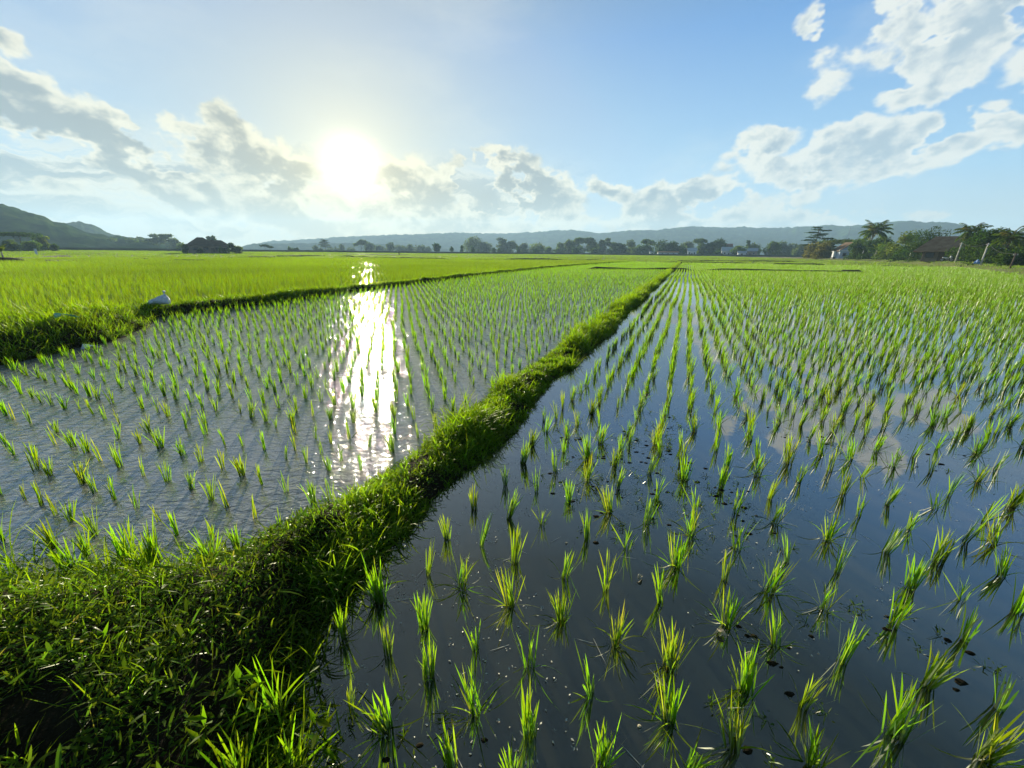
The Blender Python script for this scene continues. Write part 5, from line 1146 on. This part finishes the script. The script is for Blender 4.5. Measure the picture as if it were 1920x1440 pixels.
def build_person():
    x, y = at(748, 168); z = max(0.0, float(tz(x, y))); e = empty('person', (x, y, z), facing(x, y)); tag(e, 'tiny dark-clothed person standing alone out in the far rice', 'person')
    J = {'pelvis': (0, 0, .92), 'chest': (0, -.02, 1.28), 'neck': (0, -.02, 1.46), 'head': (0, -.04, 1.60), 'top': (0, -.04, 1.70)}
    V = [J['pelvis'], J['chest'], J['neck'], J['head'], J['top']]; E_ = [(0, 1), (1, 2), (2, 3), (3, 4)]; R_ = [.15, .16, .06, .095, .07]
    for s in (-1, 1):
        b = len(V); V += [(s * .19, -.02, 1.38), (s * .27, -.05, 1.12), (s * .30, -.16, .90), (s * .31, -.20, .82)]; R_ += [.06, .045, .035, .03]; E_ += [(1, b), (b, b + 1), (b + 1, b + 2), (b + 2, b + 3)]
        b = len(V); V += [(s * .10, 0, .84), (s * .12, -.02, .48), (s * .12, .02, .08), (s * .13, -.12, .04)]; R_ += [.10, .065, .045, .035]; E_ += [(0, b), (b, b + 1), (b + 1, b + 2), (b + 2, b + 3)]
    me = bpy.data.meshes.new('body'); me.from_pydata(V, E_, []); me.update(); me.materials.append(M_CLOTH); o = link('body', me, e)
    sk = o.modifiers.new('skin', 'SKIN'); 
    for i, r in enumerate(R_): o.data.skin_vertices[0].data[i].radius = (r, r)
    o.data.skin_vertices[0].data[0].use_root = True
    sb = o.modifiers.new('sub', 'SUBSURF'); sb.levels = 1; sb.render_levels = 1
    h = MB(); n = 18; h.add([(0, -.04, 1.86)] + [(0.27 * math.cos(2 * math.pi * i / n), -.04 + 0.27 * math.sin(2 * math.pi * i / n), 1.68) for i in range(n)], [(0, 1 + i, 1 + (i + 1) % n) for i in range(n)]); h.build('straw_hat', M_DRY, e)
def _skin_ok():
    try: build_person()
    except Exception as ex: print('person failed', ex)
_skin_ok()

# ------------------------------------------------------------------ hills
def forest_mat():
    m, nt, out = new_mat('forest_hill'); p = N(nt, 'ShaderNodeBsdfDiffuse'); g = N(nt, 'ShaderNodeNewGeometry'); n = noise(nt, g.outputs['Position'], 0.035, 8, 0.65)
    L(nt, ramp(nt, n.outputs['Fac'], [(0.34, (0.010, 0.030, 0.006)), (0.52, (0.030, 0.066, 0.012)), (0.70, (0.075, 0.110, 0.022))]), p.inputs['Color'])
    L(nt, p.outputs[0], out.inputs['Surface']); return m
M_FOREST = forest_mat()
def hill(name, sil, R, depth, seed, rough=0.10, tree=0.0):
    ae = np.array([azel(*p) for p in sil]); a = np.linspace(ae[0, 0], ae[-1, 0], 420); el = np.interp(a, ae[:, 0], ae[:, 1])
    Rr = R * (1 + 0.04 * np.sin(a * 0.21 + seed)); Hh = np.maximum(EYE + np.tan(np.radians(el)) * Rr, -3)
    w = np.concatenate([np.linspace(-1, 0, 26), np.linspace(0.06, 1, 12)]); prof = np.where(w < 0, 0.5 + 0.5 * np.cos(w * math.pi), 0.5 + 0.5 * np.cos(w * math.pi))
    ar = np.radians(a); RR = Rr[:, None] + w * depth
    ridg = np.abs(fbm(ar[:, None] * R * 0.012 + seed, w * 2.2 + seed, 5) - 0.48) * 2
    spur = 1 - rough * 4 * ridg * np.clip(np.abs(w) * 3, 0, 1) * (1 - np.abs(w) * 0.4)
    Z = -4 + (Hh[:, None] + 4) * prof * np.clip(spur, 0.3, 1.05)
    X = RR * np.sin(ar)[:, None]; Y = RR * np.cos(ar)[:, None]
    Z = Z + tree * (fbm(X * 0.09, Y * 0.09, 3) - 0.5) * 2 * np.clip(prof * 3, 0, 1)
    tag(link(name, grid_mesh(name, X, Y, Z, M_FOREST, False)), kind='structure')
hill('forested_hill', [(-330, 330), (-160, 358), (0, 383), (30, 391), (62, 400), (85, 408), (100, 417), (125, 422), (145, 430), (165, 436), (200, 443), (240, 445), (290, 449), (345, 459), (395, 468)], 640, 280, 1.3, 0.07, 4.0)
hill('second_hill', [(60, 440), (112, 418), (150, 416), (170, 420), (190, 431), (214, 441), (260, 452), (330, 468)], 1000, 240, 4.1, 0.06, 5.0)
hill('low_far_hills', [(420, 470), (480, 456), (520, 457), (560, 456), (640, 456), (700, 457), (760, 460), (860, 470)], 1200, 220, 2.2, 0.04, 4.0)
hill('distant_ridge', [(440, 468), (480, 457), (510, 451), (545, 451), (580, 448), (605, 447), (640, 444), (690, 442), (740, 440), (770, 440), (800, 438), (830, 437), (860, 436), (910, 437), (950, 438), (985, 436), (1010, 435), (1040, 432), (1075, 431), (1090, 433), (1125, 437), (1160, 434), (1200, 431), (1230, 432), (1260, 428), (1295, 424), (1330, 426), (1370, 427), (1395, 425), (1430, 427), (1480, 426), (1555, 422), (1590, 424), (1620, 421), (1650, 416), (1700, 414), (1740, 416), (1775, 417), (1800, 421), (1840, 427), (1870, 432), (1920, 436), (2050, 441), (2200, 440)], 1750, 420, 7.7, 0.11, 6.0)

# ------------------------------------------------------------------ haze
HAZE = 0.00033
def build_haze():
    m, nt, out = new_mat('haze'); v = N(nt, 'ShaderNodeVolumePrincipled'); v.inputs['Density'].default_value = HAZE; v.inputs['Color'].default_value = (0.46, 0.72, 1.0, 1); v.inputs['Anisotropy'].default_value = 0.18
    L(nt, v.outputs[0], out.inputs['Volume'])
    o = MB().box((0, 0, 79), (4700, 4700, 176)).build('haze', m); tag(o, kind='stuff')
build_haze()

# ------------------------------------------------------------------ light and sky
SUN_AZ, SUN_EL = -20.5, 9.7
sd = bpy.data.lights.new('sun', 'SUN'); sd.energy = 5.0; sd.angle = rad(0.6); sd.color = (1.0, 0.88, 0.64)
so = bpy.data.objects.new('sun', sd); COL.objects.link(so)
svec = Vector((math.sin(rad(SUN_AZ)) * math.cos(rad(SUN_EL)), math.cos(rad(SUN_AZ)) * math.cos(rad(SUN_EL)), math.sin(rad(SUN_EL))))
so.rotation_euler = svec.to_track_quat('Z', 'Y').to_euler()

noise3 = noise
def build_world():
    w = bpy.data.worlds.new('World'); SC.world = w; w.use_nodes = True; nt = w.node_tree; nt.nodes.clear()
    out = N(nt, 'ShaderNodeOutputWorld'); bg = N(nt, 'ShaderNodeBackground'); bg.inputs['Strength'].default_value = 0.096; L(nt, bg.outputs[0], out.inputs['Surface'])
    def math_(op, a, b=None, c=None, clamp=False):
        n = N(nt, 'ShaderNodeMath', operation=op); n.use_clamp = clamp
        for i, s in enumerate((a, b, c)):
            if s is None: continue
            if isinstance(s, (int, float)): n.inputs[i].default_value = s
            else: L(nt, s, n.inputs[i])
        return n.outputs[0]
    def vm(op, a, b=None, sc=None):
        n = N(nt, 'ShaderNodeVectorMath', operation=op)
        for i, s in enumerate((a, b)):
            if s is None: continue
            if isinstance(s, (tuple, list)): n.inputs[i].default_value = s
            else: L(nt, s, n.inputs[i])
        if sc is not None:
            if isinstance(sc, (int, float)): n.inputs['Scale'].default_value = sc
            else: L(nt, sc, n.inputs['Scale'])
        return n
    def mrange(v, a, b, c=0.0, d=1.0, smooth=True):
        n = N(nt, 'ShaderNodeMapRange'); n.interpolation_type = 'SMOOTHSTEP' if smooth else 'LINEAR'; n.clamp = True
        L(nt, v, n.inputs[0])
        for i, q in enumerate((a, b, c, d)): n.inputs[i + 1].default_value = q
        return n.outputs[0]
    def mix(f, a, b):
        n = N(nt, 'ShaderNodeMix', data_type='RGBA')
        if isinstance(f, (int, float)): n.inputs[0].default_value = f
        else: L(nt, f, n.inputs[0])
        for i, s in ((6, a), (7, b)):
            if isinstance(s, tuple): n.inputs[i].default_value = (*s, 1)
            else: L(nt, s, n.inputs[i])
        return n.outputs[2]
    tc = N(nt, 'ShaderNodeTexCoord'); dirv = vm('NORMALIZE', tc.outputs['Generated']).outputs[0]
    sep = N(nt, 'ShaderNodeSeparateXYZ'); L(nt, dirv, sep.inputs[0])
    az = math_('MULTIPLY', math_('ARCTAN2', sep.outputs[0], sep.outputs[1]), 57.29578); el = math_('MULTIPLY', math_('ARCSINE', sep.outputs[2]), 57.29578)
    cmb = N(nt, 'ShaderNodeCombineXYZ'); L(nt, az, cmb.inputs[0]); L(nt, el, cmb.inputs[1]); ae = cmb.outputs[0]
    def noise(nt_, vec, *a):
        n = noise3(nt_, vec, *a); n.noise_dimensions = '2D'; return n
    # clear sky
    sky = N(nt, 'ShaderNodeTexSky'); sky.sky_type = 'NISHITA'; sky.sun_disc = False; sky.sun_elevation = rad(SUN_EL); sky.sun_rotation = rad(SUN_AZ); sky.altitude = 50; sky.air_density = 1.0; sky.dust_density = 1.4; sky.ozone_density = 2.0
    cosang = vm('DOT_PRODUCT', dirv, tuple(svec)).outputs['Value']; ang = math_('MULTIPLY', math_('ARCCOSINE', math_('MINIMUM', cosang, 0.999999)), 57.29578)
    elp = mrange(el, 0.0, 60.0, 0.0, 1.0, False)
    blue = ramp(nt, elp, SKY_RAMP)
    skyc = vm('MINIMUM', sky.outputs[0], (4.0, 4.0, 4.0)).outputs[0]; base = mix(0.90, skyc, blue)
    # haze glow round the sun
    g1 = math_('POWER', 2.718, math_('MULTIPLY', math_('POWER', math_('DIVIDE', ang, 19.0), 1.3), -1.0)); base = mix(math_('MULTIPLY', g1, 0.78), base, SKY_GLOW)
    # clouds
    wn = noise(nt, vm('MULTIPLY', ae, (0.055, 0.085, 0)).outputs[0], 1.0, 3, 0.5); wv = vm('SCALE', vm('SUBTRACT', wn.outputs['Color'], (0.5, 0.5, 0.5)).outputs[0], None, 5.0).outputs[0]
    wn2 = noise(nt, vm('MULTIPLY', ae, (0.30, 0.42, 0)).outputs[0], 1.0, 3, 0.6); wv2 = vm('SCALE', vm('SUBTRACT', wn2.outputs['Color'], (0.5, 0.5, 0.5)).outputs[0], None, 2.4).outputs[0]
    p = vm('ADD', vm('ADD', ae, wv).outputs[0], wv2).outputs[0]
    tosun = vm('NORMALIZE', vm('SUBTRACT', (SUN_AZ, SUN_EL + 22, 0), ae).outputs[0]).outputs[0]
    def fb(vec):
        nz = noise(nt, vm('MULTIPLY', vec, (0.13, 0.21, 0)).outputs[0], 1.0, 10, 0.60, 0.2).outputs['Fac']
        v = N(nt, 'ShaderNodeTexVoronoi', feature='SMOOTH_F1', normalize=True, voronoi_dimensions='2D'); v.inputs['Scale'].default_value = 1.0; v.inputs['Detail'].default_value = 2.0; v.inputs['Roughness'].default_value = 0.55; v.inputs['Smoothness'].default_value = 0.35
        L(nt, vm('MULTIPLY', vec, (0.20, 0.30, 0)).outputs[0], v.inputs['Vector'])
        return math_('ADD', math_('MULTIPLY', nz, 0.62), math_('MULTIPLY', math_('SUBTRACT', 0.80, v.outputs['Distance']), 0.42))
    pw = vm('ADD', ae, vm('SCALE', wv2, None, 0.35).outputs[0]).outputs[0]
    f0 = fb(pw); f1 = fb(vm('ADD', pw, vm('SCALE', tosun, None, 1.0).outputs[0]).outputs[0])
    def blobsum(vec, blobs):
        acc = None
        for (cx, cy), (ax, ay), re, wgt in blobs:
            a0 = azel(cx, cy); a1 = azel(cx + ax, cy + ay); l1 = math.hypot(a1[0] - a0[0], a1[1] - a0[1]); rot = math.atan2(a1[1] - a0[1], a1[0] - a0[0])
            mp = N(nt, 'ShaderNodeMapping', vector_type='TEXTURE'); mp.inputs['Location'].default_value = (a0[0], a0[1], 0); mp.inputs['Rotation'].default_value = (0, 0, rot); mp.inputs['Scale'].default_value = (l1, l1 * re, 1)
            L(nt, vec, mp.inputs[0]); ln = vm('LENGTH', mp.outputs[0]).outputs['Value']; v = math_('MULTIPLY', math_('SUBTRACT', 1.0, ln), wgt)
            acc = v if acc is None else math_('SMOOTH_MAX', acc, v, 0.25)
        return math_('MAXIMUM', acc, -1.0)
    M1 = blobsum(p, BLOBS)
    dens = math_('ADD', math_('MULTIPLY', M1, 1.4), math_('MULTIPLY', math_('SUBTRACT', f0, 0.46), 1.9))
    alpha = mrange(dens, -0.14, 0.36); thick = mrange(dens, 0.0, 1.25)
    grad = math_('MULTIPLY', math_('SUBTRACT', f0, f1), 4.5)                     # side turned to the light
    f2 = noise(nt, vm('MULTIPLY', p, (0.5, 0.75, 0)).outputs[0], 1.0, 6, 0.6, 0.3).outputs['Fac']
    lit = math_('ADD', math_('ADD', math_('MULTIPLY', math_('SUBTRACT', 1.0, thick), 0.85), grad), math_('MULTIPLY', math_('SUBTRACT', f2, 0.5), 0.6), None, False)
    near = math_('POWER', 2.718, math_('DIVIDE', ang, -20.0)); back = mrange(ang, 28, 62)
    shade = mix(back, mix(near, CL_SHADE, CL_SHADE_SUN), CL_SHADE_BACK); bright = mix(back, mix(near, CL_LIT, CL_LIT_SUN), CL_LIT_BACK)
    ccol = mix(mrange(math_('ADD', lit, math_('MULTIPLY', back, 0.30)), -0.05, 1.0), shade, bright)
    # thin veil over the blue
    vn = noise(nt, vm('MULTIPLY', vm('ADD', ae, wv).outputs[0], (0.03, 0.09, 0)).outputs[0], 1.0, 6, 0.6).outputs['Fac']; veil = math_('MULTIPLY', math_('MULTIPLY', mrange(vn, 0.45, 0.75), 0.20), mrange(el, 38.0, 26.0))
    base = mix(veil, base, CL_LIT)
    # low layer of streaky stratus towards the sun and to its left
    sn = noise(nt, vm('MULTIPLY', p, (0.075, 0.36, 0)).outputs[0], 1.0, 8, 0.62, 0.4).outputs['Fac']
    sm = math_('MULTIPLY', math_('MULTIPLY', mrange(el, 13.5, 6.0), mrange(az, 16.0, -4.0)), mrange(sn, 0.30, 0.50))
    base = mix(math_('MULTIPLY', sm, 0.85), base, mix(mrange(sn, 0.44, 0.62), mix(near, CL_LIT, CL_LIT_SUN), mix(near, CL_SHADE, CL_SHADE_SUN)))
    col = mix(math_('MULTIPLY', alpha, 0.95), base, ccol)
    # haze whitening low down
    low = math_('MULTIPLY', mrange(el, 9.0, 0.0), 0.50); col = mix(low, col, mix(math_('POWER', 2.718, math_('DIVIDE', ang, -26.0)), SKY_LOW, (3.6, 2.95, 1.75)))
    # the sun itself, glare and aureole
    core = math_('POWER', 2.718, math_('MULTIPLY', math_('POWER', math_('DIVIDE', ang, 2.1), 2.0), -1.0)); aur = math_('POWER', 2.718, math_('DIVIDE', ang, -3.4)); aur2 = math_('POWER', 2.718, math_('DIVIDE', ang, -9.5))
    col = vm('ADD', col, vm('SCALE', SUNCOL(nt), None, math_('ADD', math_('MULTIPLY', aur, 2.2), math_('MULTIPLY', aur2, 0.95))).outputs[0]).outputs[0]
    col = vm('ADD', col, vm('SCALE', SUNCOL2(nt), None, math_('MULTIPLY', core, 11.0)).outputs[0]).outputs[0]
    L(nt, col, bg.inputs['Color'])
    w.cycles.sampling_method = 'MANUAL'; w.cycles.sample_map_resolution = 1024
def SUNCOL(nt):
    n = N(nt, 'ShaderNodeCombineXYZ'); n.inputs[0].default_value = 1.0; n.inputs[1].default_value = 0.84; n.inputs[2].default_value = 0.42; return n.outputs[0]
def SUNCOL2(nt):
    n = N(nt, 'ShaderNodeCombineXYZ'); n.inputs[0].default_value = 1.0; n.inputs[1].default_value = 0.95; n.inputs[2].default_value = 0.80; return n.outputs[0]
# colours are radiances before the background strength of 0.1
SKY_RAMP = [(0.0, (2.4, 3.3, 3.7)), (0.14, (1.55, 2.7, 3.8)), (0.38, (0.55, 1.50, 3.15)), (0.55, (0.36, 0.84, 1.45)), (0.72, (0.085, 0.18, 0.23)), (1.0, (0.03, 0.07, 0.08))]
SKY_GLOW = (3.4, 3.1, 2.15); SKY_LOW = (2.6, 2.7, 2.5)
CL_SHADE = (1.30, 1.70, 2.0); CL_SHADE_SUN = (1.8, 1.6, 1.05); CL_SHADE_BACK = (1.9, 2.4, 2.75)
CL_LIT = (3.9, 3.9, 3.4); CL_LIT_SUN = (4.1, 3.7, 2.4); CL_LIT_BACK = (3.6, 3.75, 3.55)
BLOBS = [ # centre px, half-axis px, ratio, weight
 ((40, 205), (180, 70), 0.55, 1.8), ((180, 265), (190, 85), 0.44, 1.8), ((300, 335), (170, 75), 0.40, 1.9), ((240, 300), (110, 60), 0.5, 1.5), ((20, 165), (90, 20), 0.55, 1.1),
 ((360, 275), (85, 35), 0.55, 1.0), ((465, 275), (65, 45), 0.6, 1.0), ((530, 340), (130, 60), 0.45, 1.1), ((570, 390), (160, 30), 0.45, 1.1),
 ((30, 350), (120, 25), 0.35, 0.85), ((760, 370), (150, 25), 0.42, 1.1), ((965, 362), (140, 35), 0.45, 2.1), ((940, 335), (60, 5), 0.6, 1.0), ((1040, 398), (80, 18), 0.3, 1.0), ((860, 415), (200, 5), 0.2, 1.0),
 ((1145, 345), (40, 12), 0.5, 0.8), ((1230, 388), (80, -12), 0.6, 1.3), ((1310, 372), (75, -22), 0.6, 1.3), ((1270, 414), (190, 3), 0.16, 1.0),
 ((1420, 290), (80, -12), 0.5, 1.05), ((1385, 395), (60, -15), 0.35, 0.7), ((1540, 330), (130, -50), 0.42, 1.1), ((1580, 280), (65, -22), 0.6, 1.0), ((1690, 290), (170, -40), 0.40, 1.4), ((1820, 262), (140, -28), 0.42, 1.4), ((1470, 330), (70, 0), 0.4, 0.8),
 ((1480, 410), (170, -5), 0.17, 1.15), ((1350, 405), (110, -5), 0.22, 1.0), ((1755, 388), (60, 0), 0.28, 0.9), ((1635, 380), (45, 0), 0.35, 0.6),
 ((1585, 40), (105, -35), 0.66, 1.35), ((1680, 15), (140, -20), 0.55, 1.2), ((1830, 60), (190, -70), 0.85, 2.0), ((1790, 165), (140, -75), 0.42, 1.3), ((1910, 10), (160, -40), 0.9, 1.7),
 ((1560, 100), (55, -40), 0.6, 0.62), ((1565, 165), (65, -25), 0.7, 0.62), ((1670, 112), (65, -8), 0.6, 0.60), ((1610, 108), (50, 0), 0.5, 0.5), ((1700, 190), (60, -15), 0.3, 0.6),
 ((0, 85), (45, 10), 0.7, 0.75), ((-120, 180), (150, 20), 0.5, 1.0), ((2050, 120), (160, -30), 0.7, 1.0), ((2100, 330), (160, -20), 0.4, 0.9)]
build_world()

# ------------------------------------------------------------------ render settings
vs = SC.view_settings; vs.view_transform = 'Standard'; vs.look = 'None'; vs.exposure = 1.32; vs.gamma = 1.0; vs.use_curve_mapping = False
cy = SC.cycles; cy.use_denoising = True; cy.denoiser = 'OPENIMAGEDENOISE'; cy.denoising_input_passes = 'RGB_ALBEDO_NORMAL'
cy.max_bounces = 7; cy.diffuse_bounces = 3; cy.glossy_bounces = 3; cy.transmission_bounces = 4; cy.volume_bounces = 1; cy.sample_clamp_indirect = 8.0; cy.sample_clamp_direct = 0.0
cy.caustics_reflective = False; cy.caustics_refractive = False; cy.use_adaptive_sampling = True; cy.adaptive_threshold = 0.015
